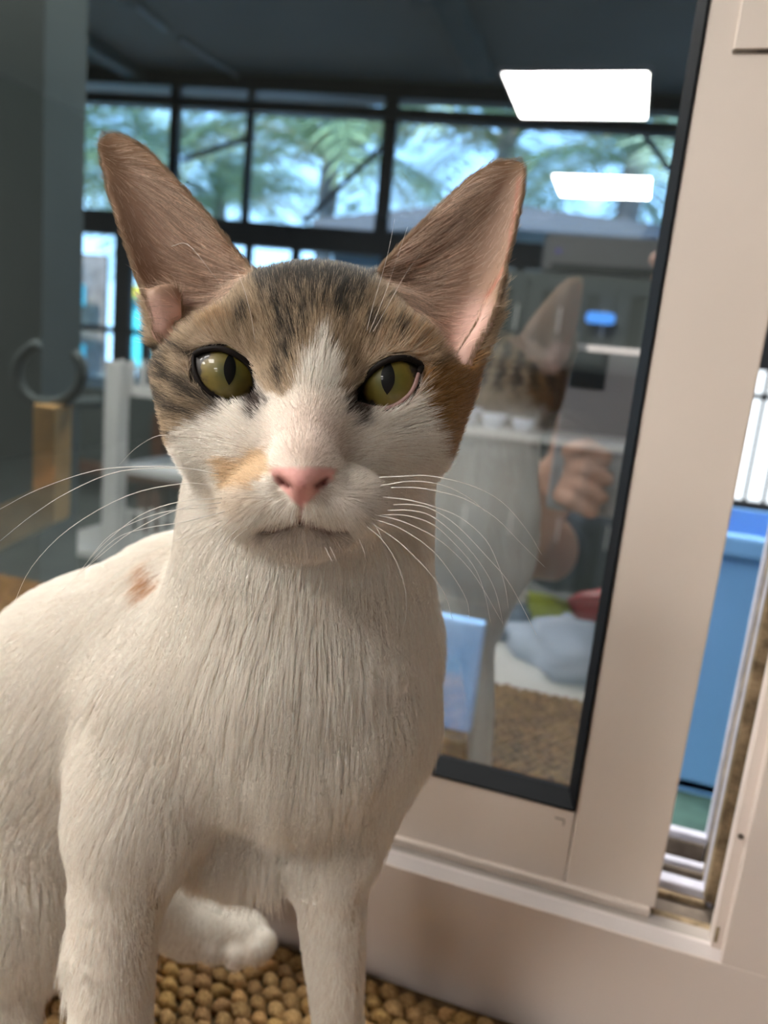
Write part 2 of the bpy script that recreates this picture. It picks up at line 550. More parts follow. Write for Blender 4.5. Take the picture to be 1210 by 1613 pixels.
def pbox(name, x0, y0, x1, y1, Y, M, par, th=.05):
    a, b = onp(x0, y1, 1, Y), onp(x1, y0, 1, Y)
    z1 = onp((x0 + x1) / 2, y0, 1, Y)[2]
    z0 = onp((x0 + x1) / 2, y1, 1, Y)[2]
    xm = ((onp(x0, (y0 + y1) / 2, 1, Y)[0]), (onp(x1, (y0 + y1) / 2, 1, Y)[0]))
    return MB().box((xm[0], Y, z0), (xm[1], Y + th, z1)).build(name, M, par)


for a in [(60, 445, 130, 478), (85, 540, 130, 570), (190, 460, 255, 580)]:
    pbox('panel', *a, 7.4, M_turq, pp)
for a in [(88, 482, 120, 505), (92, 512, 118, 545), (190, 450, 225, 468)]:
    pbox('panel', *a, 7.3, M_yel, pp)
pbox('post', 125, 400, 165, 600, 7.6, M_trunk, pp)
pbox('base_wall', 60, 585, 255, 760, 7.55, M_cab, pp)

# cat furniture on the left
def front_box(name, x0, y0, x1, y1, Y, th, M, par):
    return pbox(name, x0, y0, x1, y1, Y, M, par, th)


wf = empty('wooden_stand', (0, 0, 0))
tag(wf, 'orange brown wooden stand of an upright and an arm at the left', 'stand')
Yw = .95
a = onp(50, 830, 1, Yw)
b = onp(84, 640, 1, Yw)
MB().box((a[0], Yw, onp(60, 815, 1, Yw)[2]), (onp(84, 740, 1, Yw)[0], Yw + .04, b[2])).build('post', M_wood, wf, bevel=.003)
c0, c1 = onp(-90, 855, 1, Yw - .03), onp(85, 785, 1, Yw - .03)
MB().add([(c0[0], Yw - .03, c0[2] - .055), (c1[0], Yw - .03, c1[2] - .035), (c1[0], Yw - .03, c1[2] + .025), (c0[0], Yw - .03, c0[2] + .02),
          (c0[0], Yw, c0[2] - .055), (c1[0], Yw, c1[2] - .035), (c1[0], Yw, c1[2] + .025), (c0[0], Yw, c0[2] + .02)],
         [(0, 1, 2, 3), (7, 6, 5, 4), (0, 4, 5, 1), (1, 5, 6, 2), (2, 6, 7, 3), (3, 7, 4, 0)]).build('arm', M_wood, wf)
MB().box((c0[0], Yw - .03, FLOOR), (c0[0] + .05, Yw, c0[2] + .0)).build('post', M_wood, wf)

cu = empty('cat_climbing_unit', (0, 0, 0))
tag(cu, 'white cat climbing unit with tall post, shelves and picket rails', 'cat furniture')
Yc = 1.9
pA = onp(157, 900, 1, Yc)
pB = onp(186, 570, 1, Yc)
MB().box((pA[0], Yc, FLOOR), (onp(184, 740, 1, Yc)[0], Yc + .05, pB[2])).build('post', M_white, cu, bevel=.003)
for (x0, y0, x1, y1) in [(178, 614, 262, 624), (178, 742, 330, 756), (60, 858, 175, 880), (178, 872, 330, 890)]:
    a0, a1 = onp(x0, y1, 1, Yc + .05), onp(x1, y0, 1, Yc + .05)
    zz = onp((x0 + x1) / 2, (y0 + y1) / 2, 1, Yc + .05)[2]
    MB().box((a0[0], Yc + .05, zz - .012), (a1[0], Yc + .35, zz + .012)).build('shelf', M_white, cu, bevel=.002)
for x in (62, 330):
    q = onp(x, 870, 1, Yc + .3)
    MB().box((q[0], Yc + .28, FLOOR), (q[0] + .04, Yc + .33, q[2] + (.0 if x < 100 else .25))).build('post', M_white, cu)
for (x0, x1, y0, y1) in [(192, 262, 566, 620), (186, 330, 800, 876)]:
    k = 0
    x = x0
    while x < x1:
        q0, q1 = onp(x, y1, 1, Yc + .07), onp(x + 9, y0, 1, Yc + .07)
        wd_ = .014
        MB().prism([(q0[0], q0[2]), (q0[0] + wd_, q0[2]), (q0[0] + wd_, q1[2] - .008), (q0[0] + wd_ / 2, q1[2]), (q0[0], q1[2] - .008)], 1, Yc + .052, Yc + .06).build('picket', M_white, cu)
        x += 17
    for yy in (y0 + 14, y1 - 10):
        q0, q1 = onp(x0 - 4, yy, 1, Yc + .07), onp(x1, yy, 1, Yc + .07)
        zz = onp((x0 + x1) / 2, yy, 1, Yc + .07)[2]
        MB().box((q0[0], Yc + .06, zz - .004), (q1[0], Yc + .064, zz + .004)).build('picket_rail', M_white, cu)
db = empty('dark_cabinet', (0, 0, 0))
tag(db, 'dark grey green low cabinet with brown shelf behind the white climbing unit', 'cabinet')
q0, q1 = onp(-80, 880, 1, 2.7), onp(330, 618, 1, 2.7)
MB().box((q0[0], 2.7, FLOOR), (q1[0], 3.1, onp(160, 612, 1, 2.7)[2])).build('body', M_green, db)
z_ = onp(200, 745, 1, 2.66)[2]
MB().box((onp(85, 745, 1, 2.66)[0], 2.62, z_ - .02), (q1[0], 2.7, z_ + .02)).build('shelf', M_dwood, db)
xq = onp(243, 700, 1, 2.66)[0]
MB().box((xq, 2.64, FLOOR), (xq + .05, 2.7, onp(243, 650, 1, 2.66)[2])).build('upright', M_dwood, db)
xq = onp(225, 780, 1, 2.66)[0]
MB().box((xq - .02, 2.65, FLOOR), (xq + .03, 2.7, z_)).build('upright', M_dwood, db)
# grey looped hoop, stand-in for a faint ring reflection in the glass
hp = []
for k in range(26):
    a_ = radians(-250 + k * 11.6)
    hp.append(onp(78 + 52 * cos(a_), 588 - 48 * sin(a_), 1, .98))
ho = empty('hoop', tuple(hp[13]))
tag(ho, 'grey looped hoop standing in for a faint ring reflection at the left', 'hoop')
oh = MB().tube(hp, .009, 8, upv=(0, 1, 0)).build('ring', mat('reflection_grey', (.085, .10, .097), .9), ho, smooth=True)
oh.location = tuple(-hp[13])
MB().tube([hp[14] - hp[13], hp[14] - hp[13] + np.array([0, .115, 0])], .01, 6).build('hanger', M_green, ho)

# kitchen cabinets at the right behind the glass
kc = empty('kitchen_cabinet', (0, 0, 0))
tag(kc, 'pale grey panelled kitchen cabinet behind the glass at the right', 'cabinet')
Yk = 3.3
k0, k1 = onp(700, 600, 1, Yk)[0], onp(1230, 600, 1, Yk)[0] - .3
zt_k, zb_k = onp(900, 432, 1, Yk)[2], FLOOR
k0u = onp(770, 440, 1, Yk)[0]
MB().box((k0u, Yk, .32), (k1, Yk + .35, zt_k)).build('upper_body', M_cab, kc)
MB().box((k0, Yk, FLOOR), (k1, Yk + .45, -.0)).build('lower_body', M_cab, kc)
MB().box((k0, Yk - .03, -.0), (k1, Yk + .46, .03)).build('worktop', M_white, kc, bevel=.003)
MB().box((k0, Yk + .42, .03), (k1, Yk + .45, .32)).build('back_panel', M_wall, kc)
n = 5
M_cab2 = mat('cabinet_panel', (.085, .095, .085), .5)
for zz0, zz1, xx0 in [(.34, zt_k - .02, k0u), (FLOOR + .08, -.04, k0)]:
    for k in range(n):
        a0 = xx0 + (k1 - xx0) * k / n + .01
        a1 = xx0 + (k1 - xx0) * (k + 1) / n - .01
        d = MB()
        for lo, hi in [((a0, zz0), (a1, zz0 + .05)), ((a0, zz1 - .05), (a1, zz1)), ((a0, zz0 + .05), (a0 + .05, zz1 - .05)), ((a1 - .05, zz0 + .05), (a1, zz1 - .05))]:
            d.box((lo[0], Yk - .02, lo[1]), (hi[0], Yk, hi[1]))
        dd = d.build('door', M_cab, kc)
        MB().box((a0 + .05, Yk - .008, zz0 + .05), (a1 - .05, Yk - .001, zz1 - .05)).build('panel', M_cab2, dd)
        MB().tube([(a1 - .025, Yk - .035, (zz0 + zz1) / 2 - .05), (a1 - .025, Yk - .035, (zz0 + zz1) / 2 + .05)], .006, 6).build('handle', M_white, dd)
MB().box((onp(925, 553, 1, Yk)[0], Yk - .03, onp(970, 556, 1, Yk)[2]), (k1, Yk + .02, onp(970, 549, 1, Yk)[2])).build('light_strip', emit('strip_glow', (1, .82, .72), 1.6), kc)
ac = empty('air_conditioner', (0, 0, 0))
tag(ac, 'pale grey wall air conditioner high on the cabinet at the right', 'air conditioner')
qa, qb = onp(848, 432, 1, Yk - .05), onp(1045, 385, 1, Yk - .05)
MB().box((qa[0], Yk + .0, zt_k + .003), (qb[0] + .1, Yk + .22, zt_k + .155)).build('casing', mat('ac_white', (.20, .195, .195), .4), ac, bevel=.015)
MB().box((qa[0] + .04, Yk - .004, zt_k + .015), (qb[0] + .06, Yk + .01, zt_k + .04)).build('louvre', M_wall, ac, bevel=.002)
ql = onp(880, 397, 1, Yk)
MB().lathe([(.008, 0), (.008, .008)], 10, (ql[0], Yk - .003, ql[2])).build('status_light', emit('violet_led', (.25, .18, .9), .8), ac)
ql = onp(946, 501, 1, Yk - .075)
lp = empty('blue_lamp', tuple(ql))
tag(lp, 'small glowing blue oval lamp on the cabinet at the right', 'lamp')
mbq = MB()
mbq.tube([(-.055, 0, 0), (-.045, 0, 0), (.04, 0, 0), (.055, 0, 0)], [.012, .022, .022, .014], 12)
mbq.build('lens', emit('blue_glow', (.10, .36, 1.0), 2.0), lp, smooth=True)
MB().box((-.05, .02, -.015), (.05, .042, .015)).build('bracket', M_cab, lp)
for i, (px, s, lab) in enumerate([(722, 1.0, 'white bowl on the far worktop nearest the cat cheek'), (768, .8, 'small white bowl on the far worktop in the middle'), (815, .7, 'small white bowl on the far worktop at the right')]):
    q = onp(px, 735, 1, Yk + .1)
    o = MB().lathe([(.035 * s, 0), (.04 * s, .005), (.075 * s, .06 * s), (.08 * s, .075 * s), (.072 * s, .072 * s), (.03 * s, .012)], 20).build('bowl', mat('white_ceramic', (.8, .84, .95), .15), None, smooth=True, loc=(q[0], Yk + .1, .031))
    tag(o, lab, 'bowl', 'bowls on the far worktop')

# things seen right below the window opening: blue tub wall, bright window, green floor tiles
bt = empty('blue_storage_tub', (0, 0, 0))
tag(bt, 'bright blue plastic tub standing below the window behind the right gap', 'tub')
Yb = .95
x0 = onp(1085, 1230, 1, Yb)[0]
za, zb = onp(1120, 1250, 1, Yb)[2], onp(1170, 868, 1, Yb)[2]
M_bluel = mat('blue_sheet', (.24, .52, .98), .4, noise=.05, nscale=4)
b0 = onp(690, 1155, 1, Yb)
x1 = x0 + .40
tb = MB()
tb.prism([(x0 - .035, za), (x0 - .02, zb), (x1 + .02, zb), (x1, za)], 1, Yb, Yb + .012)
tb.prism([(x0 - .035, za), (x0 - .02, zb), (x1 + .02, zb), (x1, za)], 1, Yb + .34, Yb + .352)
tb.box((x0 - .03, Yb, za), (x0 - .015, Yb + .35, zb)).box((x1 - .01, Yb, za), (x1 + .01, Yb + .35, zb)).box((x0 - .03, Yb, za - .005), (x1, Yb + .35, za + .01))
tb.build('body', M_bluel, bt)
MB().box((x0 - .045, Yb - .02, zb - .005), (x1 + .035, Yb + .0, zb + .02)).build('rim', M_bluel, bt, bevel=.004)
shf = empty('grey_plinth', (0, 0, 0))
tag(shf, 'dull green plinth under the blue tub seen in the right gap', 'plinth')
px_l = onp(1000, 1290, 1, Yb - .34)[0]
MB().box((px_l, Yb - .34, FLOOR), (x1 + .2, Yb + .45, za - .006)).build('body', mat('dull_green', (.055, .115, .10), .7, noise=.25, nscale=30), shf)
MB().box((px_l, Yb - .35, za - .02), (x1 + .21, Yb - .34, za - .0065)).build('edge', M_green, shf)
# blue sheet behind the glass next to the cat chest
bs = empty('blue_board', (0, 0, 0))
tag(bs, 'blue board standing upright behind the glass beside the chest of the cat', 'board')
Yq = .50
q0, q1 = onp(655, 1152, 1, Yq), onp(765, 970, 1, Yq)
zlo = onp(735, 1156, 1, Yq)[2]
zhi = onp(730, 978, 1, Yq)[2]
MB().box((q0[0], Yq, zlo), (q1[0], Yq + .012, zhi)).build('face', M_bluel, bs, bevel=.002)
MB().box((q0[0], Yq - .012, -.2), (q1[0], Yq + .03, zlo)).build('foot', mat('grey_foot', (.10, .105, .09), .8), bs, bevel=.002)
MB().box((q0[0] - .02, Yq - .03, FLOOR), (q1[0] + .02, Yq + .05, -.2)).build('pedestal', M_green, bs)

# bright side window seen through the gap
w4 = empty('window_4', (0, 0, 0))
tag(w4, 'bright barred window with rounded panes seen through the right gap', kind='structure')
Y4 = 3.6
a4, b4 = onp(1150, 790, 1, Y4), onp(1300, 590, 1, Y4)
z4a, z4b = onp(1180, 788, 1, Y4)[2], onp(1210, 585, 1, Y4)[2]
zm4 = onp(1200, 625, 1, Y4)[2]
x4 = [onp(px, 700, 1, Y4)[0] for px in (1160, 1189, 1220, 1251, 1282)]
for a_, b_ in zip(x4[:-1], x4[1:]):
    MB().box((a_ + .006, Y4, z4a), (b_ - .006, Y4 + .01, zm4 - .012)).build('pane', emit('daylight_pane', (.88, .95, 1.0), 2.2), w4, bevel=.004)
    MB().box((a_ + .006, Y4, zm4 + .012), (b_ - .006, Y4 + .01, z4b)).build('pane', emit('daylight_pane', (.88, .95, 1.0), 2.0), w4, bevel=.004)
for x_ in x4:
    MB().box((x_ - .008, Y4 - .02, z4a), (x_ + .008, Y4 + .02, z4b)).build('bar', M_steel, w4)
MB().box((x4[0], Y4 - .02, zm4 - .012), (x4[-1], Y4 + .02, zm4 + .012)).build('bar', M_steel, w4)
MB().box((x4[0] - .1, Y4 - .02, z4b), (x4[-1], Y4 + .02, z4b + .5)).build('head_panel', M_steel, w4)
MB().box((x4[0] - .1, Y4 - .05, z4a - .06), (x4[-1], Y4 + .02, z4a)).build('sill', M_steel, w4)
MB().box((x4[0] - .1, Y4 - .15, FLOOR), (x4[-1], Y4 + .02, z4a - .06)).build('apron', mat('pale_apron', (.3, .36, .5), .5), w4)

# ================================================================== BENCH, TABLE, RUG
YF = -.003
bench = MB().box((-1.1, YF, -.09), (.9, YO - .0005, -.006)).build('bench_top', M_outer, None, bevel=.003)
tb_ = empty('window_bench', (0, 0, 0))
tag(tb_, 'cream window bench the cat and the woven rug are on', 'bench')
bench.name = 'bench_seat'
bench.parent = tb_
for x in (-1.05, -.1, .80):
    MB().box((x, YF + .03, FLOOR), (x + .06, YF + .28, -.09)).build('leg', M_outer, tb_)

tw = empty('white_table', (0, 0, 0))
tag(tw, 'white table in front of the bench, mirrored in the glass', 'table')
TX0 = onp(765, 1040, 2, 0.0)[0]
MB().box((TX0, -.31, -.035), (.75, YF - .004, -.006)).build('table_top', mat('white_laminate', (.80, .80, .76), .35), tw, bevel=.003)
for x in (TX0 + .02, .68):
    for y in (-.29, -.07):
        MB().box((x, y, FLOOR), (x + .04, y + .04, -.035)).build('leg', M_white, tw)
ns = empty('paper_sheet', (TX0 + .08, -.20, -.0055))
tag(ns, 'pale blue paper sheet lying at the end of the white table', 'paper')
MB().box((-.075, -.05, 0), (.10, .05, .0012)).build('sheet', mat('pale_blue_paper', (.45, .62, .80), .7), ns)


def mirror(px, py, Y):
    """a point seen in the glass at a pixel, at depth Y behind the glass plane: where it really stands"""
    p = onp(px, py, 1, Y)
    return np.array([p[0], 2 * GY - p[1], p[2]])


def blob(name, c, r, M, seed, amp=.25, seg=18, flat=True):
    R = np.random.default_rng(seed)
    v, f = [], []
    n, mth = seg, seg // 2
    ph = R.uniform(0, 6, 6)
    for i in range(mth + 1):
        th = pi * i / mth
        for k in range(n):
            a_ = 2 * pi * k / n
            q = 1 + amp * (sin(3 * a_ + ph[0]) * sin(2 * th + ph[1]) + .6 * sin(5 * a_ + ph[2] + 3 * th) + .4 * sin(7 * th + ph[3] + 2 * a_)) * sin(th)
            z = cos(th) * q
            if flat and z < -.55: z = -.55
            v.append((r[0] * sin(th) * cos(a_) * q, r[1] * sin(th) * sin(a_) * q, r[2] * (z + .55) if flat else r[2] * z))
    for i in range(mth):
        for k in range(n):
            k2 = (k + 1) % n
            f.append((i * n + k, (i + 1) * n + k, (i + 1) * n + k2, i * n + k2))
    me = pymesh(name, v, f, True)
    o = obj(name, me, M)
    o.location = c
    return o


M_film = mat('clear_film', (.55, .66, .82), .15, .6)
q = mirror(895, 1040, .80)
o = blob('plastic_bag', (q[0], q[1], -.006), (.055, .045, .035), M_film, 3, .3)
tag(o, 'crumpled clear bluish plastic bag on the white table', 'bag')
q = mirror(930, 985, .86)
rp = empty('red_packet', (q[0] + .018, q[1] - .03, -.006))
tag(rp, 'red and white snack packet lying beside the plastic bag', 'packet')
ob = blob('pouch', (0, 0, 0), (.05, .03, .045), mat('red_film', (.62, .015, .025), .3), 5, .15)
ob.parent = rp
ob2 = blob('white_print', (.02, .022, .015), (.013, .012, .022), mat('white_print', (.8, .75, .75), .4), 6, .1, 10)
ob2.parent = rp
q = mirror(850, 950, .87)
yp = empty('yellow_packet', (q[0], q[1], -.006))
tag(yp, 'yellow green packet standing behind the blue bottle cluster', 'packet')
ob = blob('pouch', (0, 0, 0), (.045, .022, .036), mat('lime_film', (.42, .50, .02), .35), 8, .12)
ob.parent = yp
for i, (px, hgt, rr, lab) in enumerate([(795, .055, .014, 'small grey blue bottle at the left of the yellow packet'), (818, .060, .015, 'small grey blue bottle touching the yellow packet')]):
    q = mirror(px, 960, .85)
    t = empty('bottle', (q[0], q[1], -.006))
    tag(t, lab, 'bottle', 'bottles on the white table')
    MB().lathe([(rr * .9, 0), (rr, .004), (rr, hgt * .6), (rr * .5, hgt * .75), (rr * .5, hgt * .8)], 16).build('body', mat('blue_grey_bottle', (.22, .29, .38), .25), t, smooth=True)
    MB().lathe([(rr * .55, hgt * .8), (rr * .55, hgt)], 14).build('cap', mat('cream_cap', (.75, .72, .6), .4), t, smooth=True)

# ------------------------------------------------------------------ woven rug
rug = empty('woven_rug', (0, 0, 0))
tag(rug, 'golden brown knobbly woven jute rug the cat sits on', 'rug')
RX0, RX1, RY0, RY1 = -.80, .42, YF + .002, YO - .002
M_jutebase = mat('jute_dark', (.12, .075, .035), .95, noise=.4, nscale=200)
MB().box((RX0, RY0, -.006), (RX1, RY1, .0005)).build('backing', M_jutebase, rug)
M_jute = bpy.data.materials.new('jute_rope')
nt, p, out = nodes(M_jute)
oi = nt.nodes.new('ShaderNodeAttribute')
oi.attribute_name = 'tone'
tc = nt.nodes.new('ShaderNodeTexCoord')
nz = nt.nodes.new('ShaderNodeTexNoise')
nz.inputs['Scale'].default_value = 900
nz.inputs['Detail'].default_value = 4
rp_ = nt.nodes.new('ShaderNodeValToRGB')
rp_.color_ramp.elements[0].color = (.20, .11, .04, 1)
rp_.color_ramp.elements[1].color = (.52, .325, .14, 1)
rp_.color_ramp.elements[0].position = .3
rp_.color_ramp.elements[1].position = .7
mm = nt.nodes.new('ShaderNodeMix')
mm.data_type = 'RGBA'
mm.blend_type = 'MULTIPLY'
mm.inputs[0].default_value = 1.0
bp = nt.nodes.new('ShaderNodeBump')
bp.inputs['Strength'].default_value = .7
bp.inputs['Distance'].default_value = .0006
nt.links.new(tc.outputs['Object'], nz.inputs['Vector'])
nt.links.new(nz.outputs[0], rp_.inputs[0])
nt.links.new(rp_.outputs[0], mm.inputs[6])
nt.links.new(oi.outputs['Color'], mm.inputs[7])
nt.links.new(mm.outputs[2], p.inputs['Base Color'])
nt.links.new(nz.outputs[0], bp.inputs['Height'])
nt.links.new(bp.outputs[0], p.inputs['Normal'])
p.inputs['Roughness'].default_value = .9
p.inputs['Specular IOR Level'].default_value = .1


def loop_geo(R):
    """one knob: a rope arch along x with three twisted strands"""
    v, f = [], []
    seg, n = 15, 9
    L, Hh, Rw = .0044, .0062, .0033
    tw = R.uniform(-.5, .5)
    for i in range(n):
        t = i / (n - 1)
        a_ = pi * t
        cx_, cz_ = -L * cos(a_) * .72, Hh * .42 * sin(a_)
        rad = Rw * (.62 + .38 * sin(a_))
        for k in range(seg):
            b_ = 2 * pi * k / seg
            rr = rad * (1 + .24 * cos(3 * (b_ + tw + 3.2 * t)))
            nx, nz_ = -cos(a_) * sin(b_), sin(a_) * sin(b_)
            v.append((cx_ + rr * nx, rr * cos(b_), cz_ + rr * nz_ + .0006))
    for i in range(n - 1):
        for k in range(seg):
            k2 = (k + 1) % seg
            f.append((i * seg + k, (i + 1) * seg + k, (i + 1) * seg + k2, i * seg + k2))
    return v, f


R = random.Random(5)
variants = []
TONES = []
for k in range(10):
    v, f = loop_geo(R)
    me = pymesh('rope_loop', v, f, True)
    s_ = R.uniform(.72, 1.15)
    col = (s_, s_ * R.uniform(.94, 1.0), s_ * R.uniform(.85, 1.05), 1)
    if k >= 8: col = (1.15, 1.18, 1.25, 1)
    at_ = me.attributes.new('tone', 'FLOAT_COLOR', 'POINT')
    at_.data.foreach_set('color', np.tile(np.array(col, np.float32), len(v)))
    me.materials.append(M_jute)
    variants.append((me, np.array(v), f, col))
PX_, PY_ = .0092, .0074
loops = []
ny = int((RY1 - RY0) / PY_)
nx = int((RX1 - RX0) / PX_)
for j in range(ny):
    for i in range(nx):
        x = RX0 + (i + .5 + .5 * (j % 2)) * PX_ + R.uniform(-.0007, .0007)
        y = RY0 + (j + .5) * PY_ + R.uniform(-.0005, .0005)
        if x > RX1 - .003: continue
        d = np.array([x, y, 0]) - CAM
        z = d @ AF
        px_, py_ = CX + F * (d @ AR) / z, CY - F * (d @ AU) / z
        inv = (-60 < px_ < 1270) and (1380 < py_ < 1680) and z > 0
        loops.append((0 if inv else 1, abs(py_ - 1560) + (0 if inv else 999), x, y))
loops.sort()
stuffv, stufff, stuffc = [], [], []
nv = 0
for idx, (a_, b_, x, y) in enumerate(loops):
    k = R.choices(range(10), [1] * 8 + [.35, .35])[0]
    me, vv, ff, col = variants[k]
    ang, s_, tilt = R.choice((-.35, .35)) + R.gauss(0, .22), R.uniform(.92, 1.12), R.gauss(0, .09)
    if idx < 300:
        o = obj('rope_loop', me, None, rug)
        o.location = (x, y, .0004)
        o.rotation_euler = (tilt, 0, ang)
        o.scale = (s_, s_, s_)
    else:
        ca, sa = cos(ang), sin(ang)
        q = vv[::1] * s_
        stuffv.append(np.stack([x + ca * q[:, 0] - sa * q[:, 1], y + sa * q[:, 0] + ca * q[:, 1], q[:, 2] + .0004], 1))
        stufff.append(np.array(ff) + nv)
        stuffc.append(np.tile(np.array(col, np.float32), (len(q), 1)))
        nv += len(q)
V_, F_ = np.concatenate(stuffv), np.concatenate(stufff)
me = bpy.data.meshes.new('rope_weave')
me.vertices.add(len(V_))
me.vertices.foreach_set('co', V_.astype(np.float32).ravel())
me.loops.add(F_.size)
me.loops.foreach_set('vertex_index', F_.astype(np.int32).ravel())
me.polygons.add(len(F_))
me.polygons.foreach_set('loop_start', np.arange(0, F_.size, 4, dtype=np.int32))
me.polygons.foreach_set('use_smooth', np.ones(len(F_), bool))
me.update(calc_edges=True)
at_ = me.attributes.new('tone', 'FLOAT_COLOR', 'POINT')
at_.data.foreach_set('color', np.concatenate(stuffc).ravel())
me.materials.append(M_jute)
tag(obj('rope_weave', me, None, rug), kind='stuff')
#--END-SET

# ================================================================== THE CAT
# Built in a frame that lies along the camera axes (metres): X right, Y up, Z away.
def Pc(px, py, Z):
    return np.array([(px - CX) / F * Z, -(py - CY) / F * Z, Z])


def Wc(x, y, z):                       # world millimetres -> that frame
    return B @ (np.array([x, y, z]) * .001 - CAM)


def to_world(P):
    return P @ B + CAM


def px_of(P):
    return CX + F * P[:, 0] / P[:, 2], CY - F * P[:, 1] / P[:, 2]


def ell(P, c, r):
    q = P - c
    r = np.array(r)
    k0 = np.sqrt(((q / r) ** 2).sum(1)) + 1e-9
    k1 = np.sqrt(((q / (r * r)) ** 2).sum(1)) + 1e-9
    return k0 * (k0 - 1) / k1


def cap(P, a, b, ra, rb):
    ab = b - a
    t = np.clip(((P - a) @ ab) / (ab @ ab), 0, 1)
    return np.linalg.norm(P - a - t[:, None] * ab, axis=1) - (ra + (rb - ra) * t)


def smin(a, b, k):
    h = np.clip(.5 + .5 * (b - a) / k, 0, 1)
    return b + (a - b) * h - k * h * (1 - h)


def smax(a, b, k):
    return -smin(-a, -b, k)


def poly_sd(x, y, poly):
    """signed distance to a closed outline, negative inside"""
    poly = np.array(poly, float)
    d = np.full(len(x), 1e9)
    s = np.ones(len(x))
    n = len(poly)
    j = n - 1
    for i in range(n):
        e = poly[j] - poly[i]
        wx, wy = x - poly[i][0], y - poly[i][1]
        t = np.clip((wx * e[0] + wy * e[1]) / (e @ e), 0, 1)
        d = np.minimum(d, (wx - e[0] * t) ** 2 + (wy - e[1] * t) ** 2)
        c1, c2 = y >= poly[i][1], y < poly[j][1]
        c3 = e[0] * wy > e[1] * wx
        flip = (c1 & c2 & c3) | (~c1 & ~c2 & ~c3)
        s = np.where(flip, -s, s)
        j = i
    return s * np.sqrt(d)


def line_d(x, y, pts):
    d = np.full(len(x), 1e9)
    for (ax, ay), (bx, by) in zip(pts[:-1], pts[1:]):
        ex, ey = bx - ax, by - ay
        t = np.clip(((x - ax) * ex + (y - ay) * ey) / (ex * ex + ey * ey + 1e-9), 0, 1)
        d = np.minimum(d, np.hypot(x - ax - ex * t, y - ay - ey * t))
    return d


def sstep(a, b, x):
    t = np.clip((x - a) / (b - a), 0, 1)
    return t * t * (3 - 2 * t)


EAR_L = [(155, 245), (154, 225), (160, 213), (174, 208), (190, 210), (206, 217), (231, 231), (273, 274), (328, 336), (363, 381), (392, 416), (405, 470), (370, 520), (300, 560), (262, 548), (243, 528), (238, 495), (216, 440), (192, 372), (168, 300)]
EAR_R = [(829, 290), (830, 268), (821, 253), (800, 250), (775, 254), (740, 277), (690, 322), (641, 372), (598, 420), (585, 480), (630, 540), (690, 580), (735, 585), (748, 552), (769, 520), (783, 482), (794, 440), (812, 372), (825, 320)]
EYE_L = [(306, 560), (318, 552), (332, 549), (346, 549), (362, 554), (380, 564), (393, 576), (400, 591), (403, 607), (402, 618), (394, 624), (380, 630), (362, 632), (344, 627), (326, 615), (313, 599), (306, 580)]
EYE_R = [(559, 632), (564, 614), (574, 598), (588, 582), (604, 571), (622, 565), (640, 564), (655, 570), (664, 577), (659, 590), (653, 608), (643, 623), (628, 635), (611, 642), (594, 643), (576, 639)]
ER = .0093
EC_L = Pc(357, 592, .1795 + ER)
EC_R = Pc(613, 604, .1800 + ER)


def ear_sheet(P, x, y, poly, zb, zt, yb, yt, D, lean):
    sd = poly_sd(x, y, poly)
    t = np.clip((y - yb) / (yt - yb), 0, 1)
    wd_ = 70.0
    d = np.clip((6 - sd) / wd_, 0, 1.0)
    amp = D * (1 - .72 * t)
    Zs = zb + (zt - zb) * t + amp * (1 - (1 - d) ** 2)
    slope = amp * 2 * (1 - d) / wd_ * F / .203
    th = .0016 + .0005 * (1 - t)
    f1 = np.abs(P[:, 2] - Zs) / np.sqrt(1 + slope ** 2) - th
    return np.where(np.maximum(f1, (sd - 6) * P[:, 2] / F) > .006, .006, smax(f1, (sd - 6) * P[:, 2] / F, .0016))


